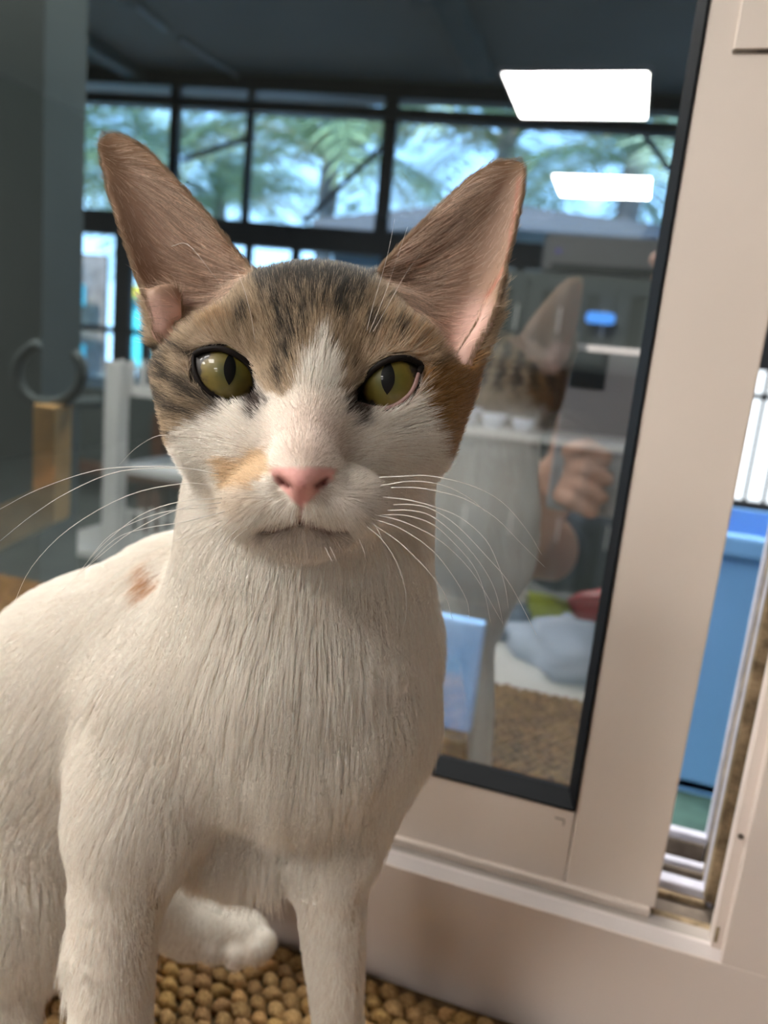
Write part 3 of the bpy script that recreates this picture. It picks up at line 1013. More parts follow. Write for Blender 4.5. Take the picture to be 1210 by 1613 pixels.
def cat_sdf(P):
    x, y = px_of(P)
    Z = P[:, 2]
    # head
    d = ell(P, Pc(497, 578, .2115), (.0335, .0272, .0315))
    for c, r in [((331, 640, .2005), (.0120, .0195, .0165)), ((652, 650, .2005), (.0120, .0195, .0165)),
                 ((325, 560, .206), (.0130, .016, .017)), ((672, 572, .206), (.0130, .016, .017))]:
        d = smin(d, ell(P, Pc(*c), r), .010)
    d = smin(d, ell(P, Pc(485, 690, .1905), (.0265, .0205, .0175)), .010)
    for c, r in [((352, 538, .1915), (.0120, .0062, .0085)), ((620, 549, .1915), (.0120, .0062, .0085))]:
        d = smin(d, ell(P, Pc(*c), r), .008)
    d = smin(d, cap(P, Pc(502, 545, .1905), Pc(480, 722, .1680), .0098, .0072), .008)
    for c in [(420, 787, .1725), (545, 788, .1725)]:
        d = smin(d, ell(P, Pc(*c), (.0104, .0080, .0094)), .006)
    d = smin(d, cap(P, Pc(479, 735, .1655), Pc(475, 795, .1690), .0062, .0058), .005)
    d = smin(d, ell(P, Pc(482, 806, .1925), (.0205, .0085, .0165)), .010)
    d = smin(d, ell(P, Pc(481, 843, .1785), (.0082, .0042, .0075)), .006)
    # nose leather
    nz = cap(P, Pc(437, 748, .1640), Pc(517, 748, .1640), .0027, .0027)
    nz = smin(nz, cap(P, Pc(477, 755, .1622), Pc(475, 786, .1642), .0050, .0024), .004)
    d = smin(d, nz, .0022)
    # eyelids, opening
    for c, poly in ((EC_L, EYE_L), (EC_R, EYE_R)):
        dd = np.linalg.norm(P - c, axis=1)
        d = smin(d, dd - (ER + .0011), .0045)
        near = dd < .02
        if near.any():
            sd = poly_sd(x[near], y[near], poly) * .18 / F
            cut = np.maximum(sd, Z[near] - c[2] + .001)
            d[near] = smax(d[near], -cut, .0008)
            d[near] = np.maximum(d[near], -(dd[near] - (ER - .0006)))
    # ear hollows, ears
    d = smax(d, -ell(P, Pc(276, 450, .1965), (.0120, .0165, .0140)), .007)
    d = smax(d, -ell(P, Pc(728, 468, .1965), (.0120, .0165, .0140)), .007)
    near = (y < 640) & (Z > .188) & (Z < .232)
    if near.any():
        Q, xn, yn = P[near], x[near], y[near]
        e1 = ear_sheet(Q, xn, yn, EAR_L, .2005, .2065, 540, 212, .0125, 2.0)
        e2 = ear_sheet(Q, xn, yn, EAR_R, .2015, .2065, 580, 250, .0125, -2.0)
        # folds at the outer base of each ear
        e1 = smin(e1, cap(Q, Pc(256, 520, .2015), Pc(250, 470, .2020), .0034, .0028), .004)
        e1 = smin(e1, cap(Q, Pc(250, 470, .2020), Pc(268, 464, .2045), .0030, .0026), .004)
        e1 = smin(e1, cap(Q, Pc(268, 464, .2045), Pc(280, 496, .2030), .0026, .0020), .004)
        e2 = smin(e2, cap(Q, Pc(735, 560, .2005), Pc(772, 495, .2035), .0032, .0024), .004)
        e2 = smin(e2, cap(Q, Pc(772, 495, .2035), Pc(790, 440, .2050), .0022, .0012), .003)
        d[near] = smin(d[near], smin(e1, e2, .002), .0042)
    # surface relief: mouth, philtrum, nostrils
    fr = Z < .190
    if fr.any():
        xf, yf = x[fr], y[fr]
        g = .0015 * np.exp(-(line_d(xf, yf, [(412, 834), (432, 835), (452, 829), (473, 822), (497, 829), (520, 835), (545, 834)]) / 5.0) ** 2)
        g += .0009 * np.exp(-(line_d(xf, yf, [(475, 790), (473, 822)]) / 4.0) ** 2)
        g += .0018 * np.exp(-(line_d(xf, yf, [(440, 756), (455, 766)]) / 5.0) ** 2)
        g += .0018 * np.exp(-(line_d(xf, yf, [(514, 756), (499, 766)]) / 5.0) ** 2)
        g += .0006 * np.exp(-(line_d(xf, yf, [(424, 742), (436, 760), (458, 786)]) / 5.0) ** 2)
        g += .0006 * np.exp(-(line_d(xf, yf, [(530, 742), (518, 760), (492, 786)]) / 5.0) ** 2)
        d[fr] += g * (Z[fr] < .186)
    # neck and body
    b = cap(P, Pc(491, 742, .2270), Pc(476, 960, .2400), .0355, .0405)
    b = smin(b, ell(P, Pc(462, 1075, .2510), (.0440, .0430, .0385)), .022)
    b = smin(b, ell(P, Pc(545, 1110, .2385), (.0235, .0225, .0235)), .010)
    b = smin(b, cap(P, Pc(258, 1110, .2520), Pc(224, 1260, .2450), .0262, .0195), .025)
    t_ = cap(P, Pc(300, 1005, .276), Pc(160, 1092, .293), .0385, .0435)
    t_ = smin(t_, cap(P, Pc(160, 1092, .293), Pc(5, 1250, .318), .0435, .0560), .012)
    t_ = smin(t_, cap(P, Pc(5, 1250, .318), Pc(-150, 1370, .365), .0560, .060), .030)
    t_ = smin(t_, ell(P, Pc(375, 1230, .2800), (.040, .034, .031)), .020)
    b = smin(b, t_, .010)
    # front legs down to the paws
    kL, kR = Pc(175, 1613, .2390), Pc(533, 1613, .2640)
    pL, pR = Wc(-119, 166, 13), Wc(-57, 210, 13)
    chain = [(Pc(222, 1240, .2455), .0190), (Pc(200, 1320, .2425), .0164), (Pc(186, 1400, .2405), .0146), (Pc(177, 1490, .2395), .0134), (kL, .0124), (pL, .0098)]
    lg = np.full(len(P), 1.0)
    for (a_, ra), (b_, rb) in zip(chain[:-1], chain[1:]):
        lg = smin(lg, cap(P, a_, b_, ra, rb), .0008)
    b = smin(b, lg, .014)
    b = smin(b, cap(P, Pc(578, 1160, .2540), Pc(520, 1380, .2610), .0190, .0128), .016)
    b = smin(b, cap(P, Pc(520, 1380, .2610), kR, .0128, .0086), .003)
    b = smin(b, cap(P, kR, pR, .0086, .0086), .002)
    for p in (pL, pR):
        pw_ = to_world(p) * 1000
        for dx, dy in ((-9, -12), (-3, -16), (4, -16), (10, -12)):
            b = smin(b, cap(P, p, Wc(pw_[0] + dx, pw_[1] + dy, 9.5), .0095, .0062), .004)
    # haunch, near hind foot, far hind foot
    b = smin(b, ell(P, Pc(-5, 1390, .2790), (.0365, .0430, .0330)), .010)
    b = smin(b, cap(P, Pc(-20, 1520, .268), Pc(20, 1625, .262), .0150, .0095), .006)
    hb, hc_ = Pc(200, 1400, .330), Pc(300, 1462, .334)
    b = smin(b, cap(P, hb, hc_, .020, .0125), .015)
    b = smin(b, cap(P, hc_, Pc(380, 1474, .330), .0125, .0112), .003)
    for q in [(338, 1496, .324), (372, 1503, .321), (404, 1496, .322), (414, 1484, .325)]:
        b = smin(b, cap(P, Pc(385, 1474, .332), Pc(*q), .0100, .0062), .0020)
    # tail lying behind the haunch
    tl = [Wc(-318, 235, 40), Wc(-372, 200, 17), Wc(-395, 130, 14), Wc(-360, 75, 14)]
    for i in range(3):
        b = smin(b, cap(P, tl[i], tl[i + 1], .013 - .002 * i, .011 - .002 * i), .012)
    d = smin(d, b, .010) + .0008
    zw = P @ B[:, 2] + CAM[2]
    return smax(d, 0.0080 - zw, .003)


def mesh_sdf(sdf, lo, hi, VOX, BS=8):
    lo, hi = np.array(lo, float), np.array(hi, float)
    nb = np.ceil((hi - lo) / (VOX * BS)).astype(int)
    NN = nb * BS
    fld = np.full(tuple(NN + 1), np.float32(.05))
    bi = np.stack(np.meshgrid(*[np.arange(n) for n in nb], indexing='ij'), -1).reshape(-1, 3)
    cent = lo + (bi + .5) * BS * VOX
    dc = np.concatenate([sdf(c) for c in np.array_split(cent, 12)])
    ins = dc < 0
    for k in bi[ins & (dc < -1.45 * BS * VOX)]:
        fld[k[0] * BS:k[0] * BS + BS + 1, k[1] * BS:k[1] * BS + BS + 1, k[2] * BS:k[2] * BS + BS + 1] = -.05
    act = bi[np.abs(dc) < 1.49 * BS * VOX]
    off = np.stack(np.meshgrid(*[np.arange(BS + 1)] * 3, indexing='ij'), -1).reshape(-1, 3)
    for ch in np.array_split(act, max(1, len(act) // 900)):
        idx = (ch[:, None, :] * BS + off[None]).reshape(-1, 3)
        v = sdf(lo + idx * VOX).astype(np.float32)
        fld[idx[:, 0], idx[:, 1], idx[:, 2]] = v
    # naive surface nets
    neg = fld < 0
    cnt = np.zeros(tuple(NN), np.uint8)
    for dx in (0, 1):
        for dy in (0, 1):
            for dz in (0, 1):
                cnt += neg[dx:NN[0] + dx, dy:NN[1] + dy, dz:NN[2] + dz]
    mixed = (cnt > 0) & (cnt < 8)
    ci = np.argwhere(mixed)
    vid = np.full(tuple(NN), -1, np.int32)
    vid[ci[:, 0], ci[:, 1], ci[:, 2]] = np.arange(len(ci))
    acc = np.zeros((len(ci), 3))
    num = np.zeros(len(ci))
    corner = [(a, b_, c) for a in (0, 1) for b_ in (0, 1) for c in (0, 1)]
    for a in corner:
        for ax in range(3):
            if a[ax] == 1: continue
            b_ = list(a); b_[ax] = 1
            fa = fld[ci[:, 0] + a[0], ci[:, 1] + a[1], ci[:, 2] + a[2]].astype(float)
            fb = fld[ci[:, 0] + b_[0], ci[:, 1] + b_[1], ci[:, 2] + b_[2]].astype(float)
            s = (fa < 0) != (fb < 0)
            t = np.where(s, fa / np.where(s, fa - fb, 1), 0)
            q = np.tile(np.array(a, float), (len(ci), 1))
            q[:, ax] += t
            acc[s] += q[s]
            num[s] += 1
    VC = lo + (ci + acc / num[:, None]) * VOX
    quads = []
    for ax in range(3):
        sl0 = [slice(0, NN[k] + 1) for k in range(3)]
        sl1 = list(sl0)
        sl0[ax] = slice(0, NN[ax])
        sl1[ax] = slice(1, NN[ax] + 1)
        e = np.argwhere(neg[tuple(sl0)] != neg[tuple(sl1)])
        o1, o2 = [k for k in range(3) if k != ax]
        e = e[(e[:, o1] > 0) & (e[:, o2] > 0) & (e[:, o1] < NN[o1]) & (e[:, o2] < NN[o2])]
        inside = neg[e[:, 0], e[:, 1], e[:, 2]]
        def cell(d1, d2):
            k = e.copy(); k[:, o1] -= d1; k[:, o2] -= d2
            return vid[k[:, 0], k[:, 1], k[:, 2]]
        q = np.stack([cell(1, 1), cell(0, 1), cell(0, 0), cell(1, 0)], 1)
        flip = inside if ax != 1 else ~inside
        q[~flip] = q[~flip][:, ::-1]
        quads.append(q)
    FQ = np.concatenate(quads)
    FQ = FQ[(FQ >= 0).all(1)]
    return VC, FQ


VOX = .00105
VC, FQ = mesh_sdf(cat_sdf, [-.330, -.270, .150], [.050, .105, .470], VOX)
# pull the vertices onto the exact surface, take normals from the field
def grad(P, e=.0004):
    g = np.zeros_like(P)
    for k in range(3):
        d_ = np.zeros(3); d_[k] = e
        g[:, k] = (cat_sdf(P + d_) - cat_sdf(P - d_)) / (2 * e)
    return g
for it in range(1):
    g = grad(VC)
    f_ = cat_sdf(VC)
    stp = f_ / np.maximum((g ** 2).sum(1), .2)
    VC -= g * np.clip(stp, -VOX * .5, VOX * .5)[:, None]
# relax a little
for it in range(2):
    s_ = np.zeros_like(VC); n_ = np.zeros(len(VC))
    for k in range(4):
        np.add.at(s_, FQ[:, k], VC[FQ[:, (k + 1) % 4]] + VC[FQ[:, (k + 3) % 4]])
        np.add.at(n_, FQ[:, k], 2)
    VC = VC * .5 + .5 * s_ / np.maximum(n_, 1)[:, None]
fnrm = np.cross(VC[FQ[:, 2]] - VC[FQ[:, 0]], VC[FQ[:, 3]] - VC[FQ[:, 1]])
NC = np.zeros_like(VC)
for k in range(4):
    np.add.at(NC, FQ[:, k], fnrm)
NC /= np.linalg.norm(NC, axis=1)[:, None] + 1e-12
print('CAT verts', len(VC), 'quads', len(FQ), 'outward', float((grad(VC[::50]) * NC[::50]).sum(1).mean()))


# ------------------------------------------------------------------ coat pattern (the cat's own markings, plus painted shade under the mouth)
WHITE, TAN, BLACK = (.92, .855, .775), (.385, .275, .170), (.020, .016, .012)
ORANGE, CREAM, BEIGE = (.47, .245, .080), (.74, .53, .31), (.66, .525, .385)
NOSE = [(423, 741), (440, 736), (477, 737), (514, 736), (531, 741), (522, 757), (505, 773), (486, 792), (474, 800), (463, 791), (447, 773), (432, 757)]
CAP_P = [(225, 520), (300, 470), (385, 395), (500, 395), (610, 400), (700, 500), (775, 560), (755, 640), (745, 700), (708, 725), (690, 695), (668, 658), (664, 605), (640, 562), (603, 562), (566, 600),
         (553, 632), (540, 612), (532, 575), (523, 548), (506, 522), (497, 545), (482, 570), (464, 600), (449, 625), (434, 628), (409, 606), (395, 572), (350, 545), (310, 548), (302, 582), (320, 618), (346, 643), (328, 658), (300, 670), (280, 700), (266, 735), (245, 720), (225, 600)]
ORG_P = [(666, 585), (750, 560), (752, 650), (735, 725), (698, 708), (688, 670), (664, 645)]
CRN_P = [(392, 395), (600, 395), (590, 445), (572, 470), (556, 505), (545, 530), (524, 500), (505, 490), (490, 515), (470, 545), (452, 585), (441, 618), (430, 600), (438, 550), (425, 500), (402, 455)]
MUZ_P = [(342, 722), (372, 724), (392, 710), (422, 706), (426, 735), (408, 752), (396, 772), (360, 770), (342, 748)]


def coat(P, jit=0.0):
    """base colour of the coat at points given in the cat's frame, and the zone values the fur needs"""
    n = len(P)
    x0, y0 = px_of(P)
    Z = P[:, 2]
    wx = 5 * np.sin(y0 * .11 + 1.3) * np.sin(x0 * .07) + 3 * np.sin(y0 * .27 + x0 * .13)
    x = x0 + wx + rng.normal(0, 1, n) * jit
    y = y0 + 4 * np.sin(x0 * .12) * np.sin(y0 * .09 + 2) + rng.normal(0, 1, n) * jit * 1.3
    c = np.tile(np.array(WHITE), (n, 1))

    def mix(col, wgt):
        nonlocal c
        c = c * (1 - wgt[:, None]) + np.array(col) * wgt[:, None]

    def blob_(cx, cy, rx, ry, soft=.5):
        return 1 - sstep(1 - soft, 1 + soft, np.hypot((x - cx) / rx, (y - cy) / ry))
    head = (Z < .238) & (y0 < 765)
    h = head.astype(float)
    mix((.80, .63, .55), h * .55 * blob_(483, 690, 58, 62, .6))
    t = h * (1 - sstep(-7, 7, poly_sd(x, y, CAP_P)))
    back = ((Z > .204) & (y0 < 700) & (Z < .262)).astype(float)
    t = np.maximum(t, back * (1 - sstep(640, 720, y)))
    t = np.maximum(t, h * (y0 < 548) * (Z > .193) * ((x0 < 300) | (x0 > 690)))
    lum = np.sin(x * .21 + 3 * np.sin(y * .05)) * np.sin(y * .05 + x * .03)
    mix(TAN, t)
    mix(BEIGE, t * .45 * sstep(.1, .8, lum))
    dl, dr = poly_sd(x0, y0, EYE_L), poly_sd(x0, y0, EYE_R)
    ring = np.exp(-(np.minimum(dl, dr) / 22.0) ** 2)
    mix(BEIGE, t * ring * .85)
    mix(ORANGE, h * (1 - sstep(-10, 10, poly_sd(x, y, ORG_P))))
    mix(ORANGE, t * .55 * blob_(342, 508, 26, 16, .7))
    mix((.50, .24, .08), t * .6 * blob_(660, 520, 60, 70, .8) * sstep(.0, .9, np.sin(x * .3 + y * .1)))
    crf = sstep(.215, .204, Z) if False else 1 - sstep(.203, .212, Z)
    cr = h * crf * (1 - sstep(-8, 8, poly_sd(x, y, CRN_P)))
    streak = .62 + .38 * np.sin(x * .33 + 1.6 * np.sin(y * .07) + 1.0)
    mix(BLACK, np.clip(cr * (streak * 1.2 + .9 * (1 - sstep(430, 480, y))), 0, 1) * .95)
    mix(BLACK, back * (1 - sstep(600, 660, y)) * (.4 + .4 * np.sin(x * .15)))
    for q in [(388, 508, 12, 19), (583, 521, 11, 21), (627, 521, 11, 13), (533, 487, 9, 18), (545, 462, 10, 16), (276, 687, 8, 8)]:
        mix(BLACK, h * crf * blob_(*q, .35) * .92)
    for pts, wdt, k in [([(240, 552), (268, 549), (304, 556)], 8, .95), ([(252, 575), (282, 604), (316, 624), (342, 643)], 12, .95), ([(246, 618), (272, 640), (308, 655)], 11, .9), ([(244, 570), (248, 660)], 14, .75), ([(262, 560), (275, 590)], 9, .6),
                        ([(438, 470), (444, 500), (448, 535)], 6, .8), ([(668, 578), (690, 570)], 5, .5), ([(565, 470), (575, 500)], 5, .5)]:
        mix(BLACK, h * crf * k * np.exp(-(line_d(x, y, pts) / wdt) ** 2))
    for pts, wdt in [([(398, 612), (405, 634), (398, 652)], 11), ([(562, 618), (558, 644), (566, 660)], 12)]:
        mix((.045, .028, .022), h * np.clip(1.25 * np.exp(-(line_d(x, y, pts) / wdt) ** 2), 0, 1))
    front = (Z < .20).astype(float)
    mix(CREAM, front * (1 - sstep(-6, 6, poly_sd(x, y, MUZ_P))) * .9)
    mix((.74, .60, .45), front * .5 * blob_(365, 790, 40, 22, .6))
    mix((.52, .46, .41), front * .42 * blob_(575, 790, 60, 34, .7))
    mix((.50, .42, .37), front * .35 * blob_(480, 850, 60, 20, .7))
    mix((.50, .24, .08), ((Z > .238) & (x0 < 300)).astype(float) * blob_(238, 912, 12, 26, .4) * .85)
    mix((.30, .215, .175), front * .6 * np.exp(-(line_d(x, y - 5, MOUTH) / 9.0) ** 2))  # shade below the mouth line painted into the fur colour
    # ears
    el, er = poly_sd(x0, y0, EAR_L), poly_sd(x0, y0, EAR_R)
    ez = (Z > .1955) & (Z < .222) & (y0 < 585)
    inl = ez & (el < 3)
    inr = ez & (er < 3)
    return c, dict(x=x0, y=y0, Z=Z, dl=dl, dr=dr, el=el, er=er, inl=inl, inr=inr, nose=poly_sd(x0, y0, NOSE), t=t)


MOUTH = [(412, 834), (432, 835), (452, 829), (473, 822), (497, 829), (520, 835), (545, 834)]


def skin(P):
    c, z = coat(P)
    x, y = z['x'], z['y']
    c = c * np.array([.76, .72, .68])  # fur's self-shadowing put into the skin colour so gaps match

    def mix(col, wgt):
        nonlocal c
        c = c * (1 - wgt[:, None]) + np.array(col) * wgt[:, None]
    for ins, sd, lobe in ((z['inl'], z['el'], (262, 505, 48, 40)), (z['inr'], z['er'], (750, 530, 48, 60))):
        w_ = ins.astype(float)
        base = np.tile(np.array((.35, .22, .155)), (len(P), 1))
        edge = np.exp(-(sd / 14.0) ** 2)
        base = base * (1 - .6 * edge[:, None]) + np.array((.34, .205, .12)) * .6 * edge[:, None]
        lw = 1 - sstep(.5, 1.4, np.hypot((x - lobe[0]) / lobe[2], (y - lobe[1]) / lobe[3]))
        base = base * (1 - lw[:, None]) + np.array((.66, .42, .35)) * lw[:, None]
        top = 1 - sstep(215, 330, y)
        base = base * (1 - .6 * top[:, None]) + np.array((.30, .185, .105)) * .6 * top[:, None]
        c = c * (1 - w_[:, None]) + base * w_[:, None]
    vein = np.exp(-(line_d(x, y, [(818, 280), (812, 330), (806, 360), (800, 410), (785, 440), (765, 470)]) / 3.0) ** 2) * z['inr']
    mix((.45, .14, .10), vein * .6)
    fr = (z['Z'] < .195).astype(float)
    e = np.minimum(z['dl'], z['dr'])
    mix((.018, .012, .010), fr * (1 - sstep(3, 9, e)))
    low_r = sstep(-.2, .2, ((x - 600) * .35 + (y - 622)) / 30) * (x > 590) * (1 - sstep(4, 12, z['dr'])) * fr
    mix((.55, .38, .36), low_r * .9)
    nz = fr * (1 - sstep(-3, 2, z['nose'])) * (z['Z'] < .176)
    mix((.70, .36, .32), nz)
    mix((.60, .26, .24), nz * np.exp(-(line_d(x, y, [(475, 760), (474, 800)]) / 7.0) ** 2))
    for pts in ([(438, 755), (456, 766)], [(516, 755), (498, 766)]):
        mix((.16, .045, .04), nz * np.exp(-(line_d(x, y, pts) / 5.0) ** 2))
    mix((.30, .17, .15), fr * .9 * np.exp(-(line_d(x, y, MOUTH) / 4.5) ** 2))
    mix((.42, .22, .20), fr * .9 * np.exp(-(line_d(x, y, [(474, 800), (473, 822)]) / 3.0) ** 2))
    return c


VW = to_world(VC)
me = bpy.data.meshes.new('cat')
me.vertices.add(len(VW))
me.vertices.foreach_set('co', VW.astype(np.float32).ravel())
me.loops.add(FQ.size)
me.loops.foreach_set('vertex_index', FQ.astype(np.int32).ravel())
me.polygons.add(len(FQ))
me.polygons.foreach_set('loop_start', np.arange(0, FQ.size, 4, dtype=np.int32))
me.polygons.foreach_set('use_smooth', np.ones(len(FQ), bool))
me.update(calc_edges=True)
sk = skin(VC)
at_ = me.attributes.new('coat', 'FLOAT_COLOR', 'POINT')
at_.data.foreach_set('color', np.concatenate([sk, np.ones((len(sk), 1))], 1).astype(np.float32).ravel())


def coat_mat(name, rough, spec, bump=0.0, sss=0.0):
    M = bpy.data.materials.new(name)
    nt, p, out = nodes(M)
    a = nt.nodes.new('ShaderNodeAttribute')
    a.attribute_name = 'coat'
    nt.links.new(a.outputs['Color'], p.inputs['Base Color'])
    p.inputs['Roughness'].default_value = rough
    p.inputs['Specular IOR Level'].default_value = spec
    if bump:
        n = nt.nodes.new('ShaderNodeTexNoise')
        n.inputs['Scale'].default_value = 900
        b = nt.nodes.new('ShaderNodeBump')
        b.inputs['Strength'].default_value = bump
        b.inputs['Distance'].default_value = .0003
        tc = nt.nodes.new('ShaderNodeTexCoord')
        nt.links.new(tc.outputs['Object'], n.inputs['Vector'])
        nt.links.new(n.outputs[0], b.inputs['Height'])
        nt.links.new(b.outputs[0], p.inputs['Normal'])
    return M


cat = obj('cat', me, coat_mat('cat_skin', .55, .25, .5))
tag(cat, 'white and tabby calico cat with tall ears sitting on the woven rug', 'cat')

# ------------------------------------------------------------------ eyes
def eye_mat():
    M = bpy.data.materials.new('green_gold_iris')
    nt, p, out = nodes(M)
    tc = nt.nodes.new('ShaderNodeTexCoord')
    mp = nt.nodes.new('ShaderNodeVectorMath')
    mp.operation = 'MULTIPLY'
    mp.inputs[1].default_value = (1, 1, 0)
    ln = nt.nodes.new('ShaderNodeVectorMath')
    ln.operation = 'LENGTH'
    nt.links.new(tc.outputs['Object'], mp.inputs[0])
    nt.links.new(mp.outputs[0], ln.inputs[0])
    nz = nt.nodes.new('ShaderNodeTexNoise')
    nz.inputs['Scale'].default_value = 420
    nz.inputs['Detail'].default_value = 6
    nt.links.new(tc.outputs['Object'], nz.inputs['Vector'])
    ma = nt.nodes.new('ShaderNodeMath')
    ma.operation = 'MULTIPLY_ADD'
    ma.inputs[1].default_value = .0042
    nt.links.new(nz.outputs[0], ma.inputs[0])
    nt.links.new(ln.outputs['Value'], ma.inputs[2])
    mr = nt.nodes.new('ShaderNodeMapRange')
    mr.inputs['From Min'].default_value = .0016
    mr.inputs['From Max'].default_value = .0092
    nt.links.new(ma.outputs[0], mr.inputs['Value'])
    r = nt.nodes.new('ShaderNodeValToRGB')
    cr = r.color_ramp
    cr.elements[0].position = 0.0
    cr.elements[0].color = (.055, .070, .022, 1)
    cr.elements[1].position = .92
    cr.elements[1].color = (.012, .008, .005, 1)
    for pos, col in ((.25, (.080, .082, .018, 1)), (.50, (.125, .103, .014, 1)), (.72, (.170, .125, .020, 1)), (.86, (.12, .085, .018, 1))):
        e = cr.elements.new(pos)
        e.color = col
    nt.links.new(mr.outputs[0], r.inputs[0])
    nt.links.new(r.outputs[0], p.inputs['Base Color'])
    p.inputs['Roughness'].default_value = .5
    p.inputs['Coat Weight'].default_value = .6
    p.inputs['Coat Roughness'].default_value = .015
    p.inputs['Coat IOR'].default_value = 1.38
    return M


M_iris = eye_mat()
M_pupil = mat('black_pupil', (.0015, .002, .002), .5, .2)
M_pupil.node_tree.nodes['Principled BSDF'].inputs['Coat Weight'].default_value = .3
M_pupil.node_tree.nodes['Principled BSDF'].inputs['Coat Roughness'].default_value = .015
M_lid = mat('dark_lid', (.010, .007, .006), .7, .15)
M_lidp = mat('mauve_lid', (.38, .235, .215), .45, .3)


def smooth_loop(pts, n=4):
    pts = [np.array(p, float) for p in pts]
    out = []
    for i in range(len(pts)):
        p0, p1, p2, p3 = pts[i - 1], pts[i], pts[(i + 1) % len(pts)], pts[(i + 2) % len(pts)]
        for k in range(n):
            t = k / n
            out.append(.5 * (2 * p1 + (p2 - p0) * t + (2 * p0 - 5 * p1 + 4 * p2 - p3) * t * t + (3 * p1 - p0 - 3 * p2 + p3) * t ** 3))
    return out


def on_eye(px, py, c, rad):
    d = np.array([(px - CX) / F, -(py - CY) / F, 1.0])
    d /= np.linalg.norm(d)
    b_ = d @ c
    disc = b_ * b_ - (c @ c - rad * rad)
    return d * (b_ - math.sqrt(max(disc, 0.0)))


for c, poly, pup, pink in ((EC_L, EYE_L, (362, 581, 9.5, 26), False), (EC_R, EYE_R, (611, 595, 11, 27), True)):
    bm = bmesh.new()
    bmesh.ops.create_uvsphere(bm, u_segments=40, v_segments=28, radius=ER)
    m2 = bpy.data.meshes.new('eye')
    bm.to_mesh(m2)
    bm.free()
    m2.polygons.foreach_set('use_smooth', [True] * len(m2.polygons))
    eye = obj('eye', m2, M_iris, cat)
    # local z looks along the gaze, through the pupil
    g = on_eye(pup[0], pup[1] + 6, c, ER) - c
    zc = to_world(g) - CAM
    zc = zc / np.linalg.norm(zc)
    xc = AR - zc * (AR @ zc)
    xc /= np.linalg.norm(xc)
    yc = np.cross(zc, xc)
    mw = Matrix.Identity(4)
    cw = to_world(c)
    for i in range(3):
        mw[i][0], mw[i][1], mw[i][2], mw[i][3] = xc[i], yc[i], zc[i], cw[i]
    eye.matrix_local = mw
    # pupil: slit patch lying on the eyeball
    v, f = [], []
    nv_, nu_ = 15, 5
    iw = np.array(mw.inverted())
    for i in range(nv_):
        s = -1 + 2 * i / (nv_ - 1)
        hw = pup[2] * (1 - abs(s) ** 2.1) + .05
        for k in range(nu_):
            q = to_world(on_eye(pup[0] + hw * (-1 + 2 * k / (nu_ - 1)) - 1.2 * s * abs(s), pup[1] + s * pup[3], c, ER + .00012))
            v.append((iw @ np.append(q, 1))[:3])
    for i in range(nv_ - 1):
        for k in range(nu_ - 1):
            f.append((i * nu_ + k, i * nu_ + k + 1, (i + 1) * nu_ + k + 1, (i + 1) * nu_ + k))
    pm = pymesh('pupil', v, f, True)
    obj('pupil', pm, M_pupil, eye)
    sm = smooth_loop(poly, 4)
    half = int(len(sm) * (.58 if not pink else .56))
    up = [to_world(on_eye(q[0], q[1], c, ER + .0008)) for q in sm[:half + 1]]
    lw_ = [to_world(on_eye(q[0], q[1], c, ER + .0003)) for q in sm[half:] + sm[:1]]
    if pink:
        kk = 6
        MB().tube(up, .00072, 8).build('eyelid', M_lid, cat, smooth=True)
        MB().tube(lw_, .00050, 8).build('eyelid', M_lidp, cat, smooth=True)['label'] = 'mauve pink lower eyelid'
    else:
        MB().tube(up, .00072, 8).build('eyelid', M_lid, cat, smooth=True)
        MB().tube(lw_, .00055, 8).build('eyelid', M_lid, cat, smooth=True)

# ------------------------------------------------------------------ fur
def sample(nh, weight):
    tri = np.concatenate([FQ[:, [0, 1, 2]], FQ[:, [0, 2, 3]]])
    a, b_, c = VC[tri[:, 0]], VC[tri[:, 1]], VC[tri[:, 2]]
    ar = .5 * np.linalg.norm(np.cross(b_ - a, c - a), axis=1)
    wgt = ar * weight[tri].mean(1)
    cs = np.cumsum(wgt)
    t = np.searchsorted(cs, rng.random(nh) * cs[-1])
    u, v = rng.random(nh), rng.random(nh)
    fl = u + v > 1
    u[fl], v[fl] = 1 - u[fl], 1 - v[fl]
    w0 = 1 - u - v
    P = a[t] * w0[:, None] + b_[t] * u[:, None] + c[t] * v[:, None]
    N = NC[tri[t, 0]] * w0[:, None] + NC[tri[t, 1]] * u[:, None] + NC[tri[t, 2]] * v[:, None]
    return P, N / (np.linalg.norm(N, axis=1)[:, None] + 1e-9)


vx, vy = px_of(VC)
view = VC / np.linalg.norm(VC, axis=1)[:, None]
facing = -(NC * view).sum(1)
head_v = (VC[:, 2] < .225) & (vy < 900)
wgt = np.where(head_v, 3.4, 1.0)
wgt = np.where(facing < -.25, wgt * .22, wgt)
wgt = np.where((vx < -60) | (vy > 1700), wgt * .25, wgt)
NH = 300000
P, N = sample(NH, wgt)
C, z = coat(P, 2.2)
x, y, Z = z['x'], z['y'], z['Z']
el, er = z['el'], z['er']
inl, inr = z['inl'], z['inr']
inside_ear = (inl & (el < -4) & ((N * np.array([0, 0, -1])).sum(1) > -.1)) | (inr & (er < -4) & ((N * np.array([0, 0, -1])).sum(1) > -.1))
keep = np.ones(len(P), bool)
fr = Z < .195
keep &= ~(fr & (np.minimum(z['dl'], z['dr']) < 5.5))
keep &= ~(fr & (x > 600) & (z['dr'] < 9) & (y > 600))
keep &= ~(fr & (z['nose'] < 1) & (Z < .176))
keep &= ~(fr & (line_d(x, y, MOUTH) < 5.0)) & ~(fr & (line_d(x, y, [(474, 800), (473, 822)]) < 3))
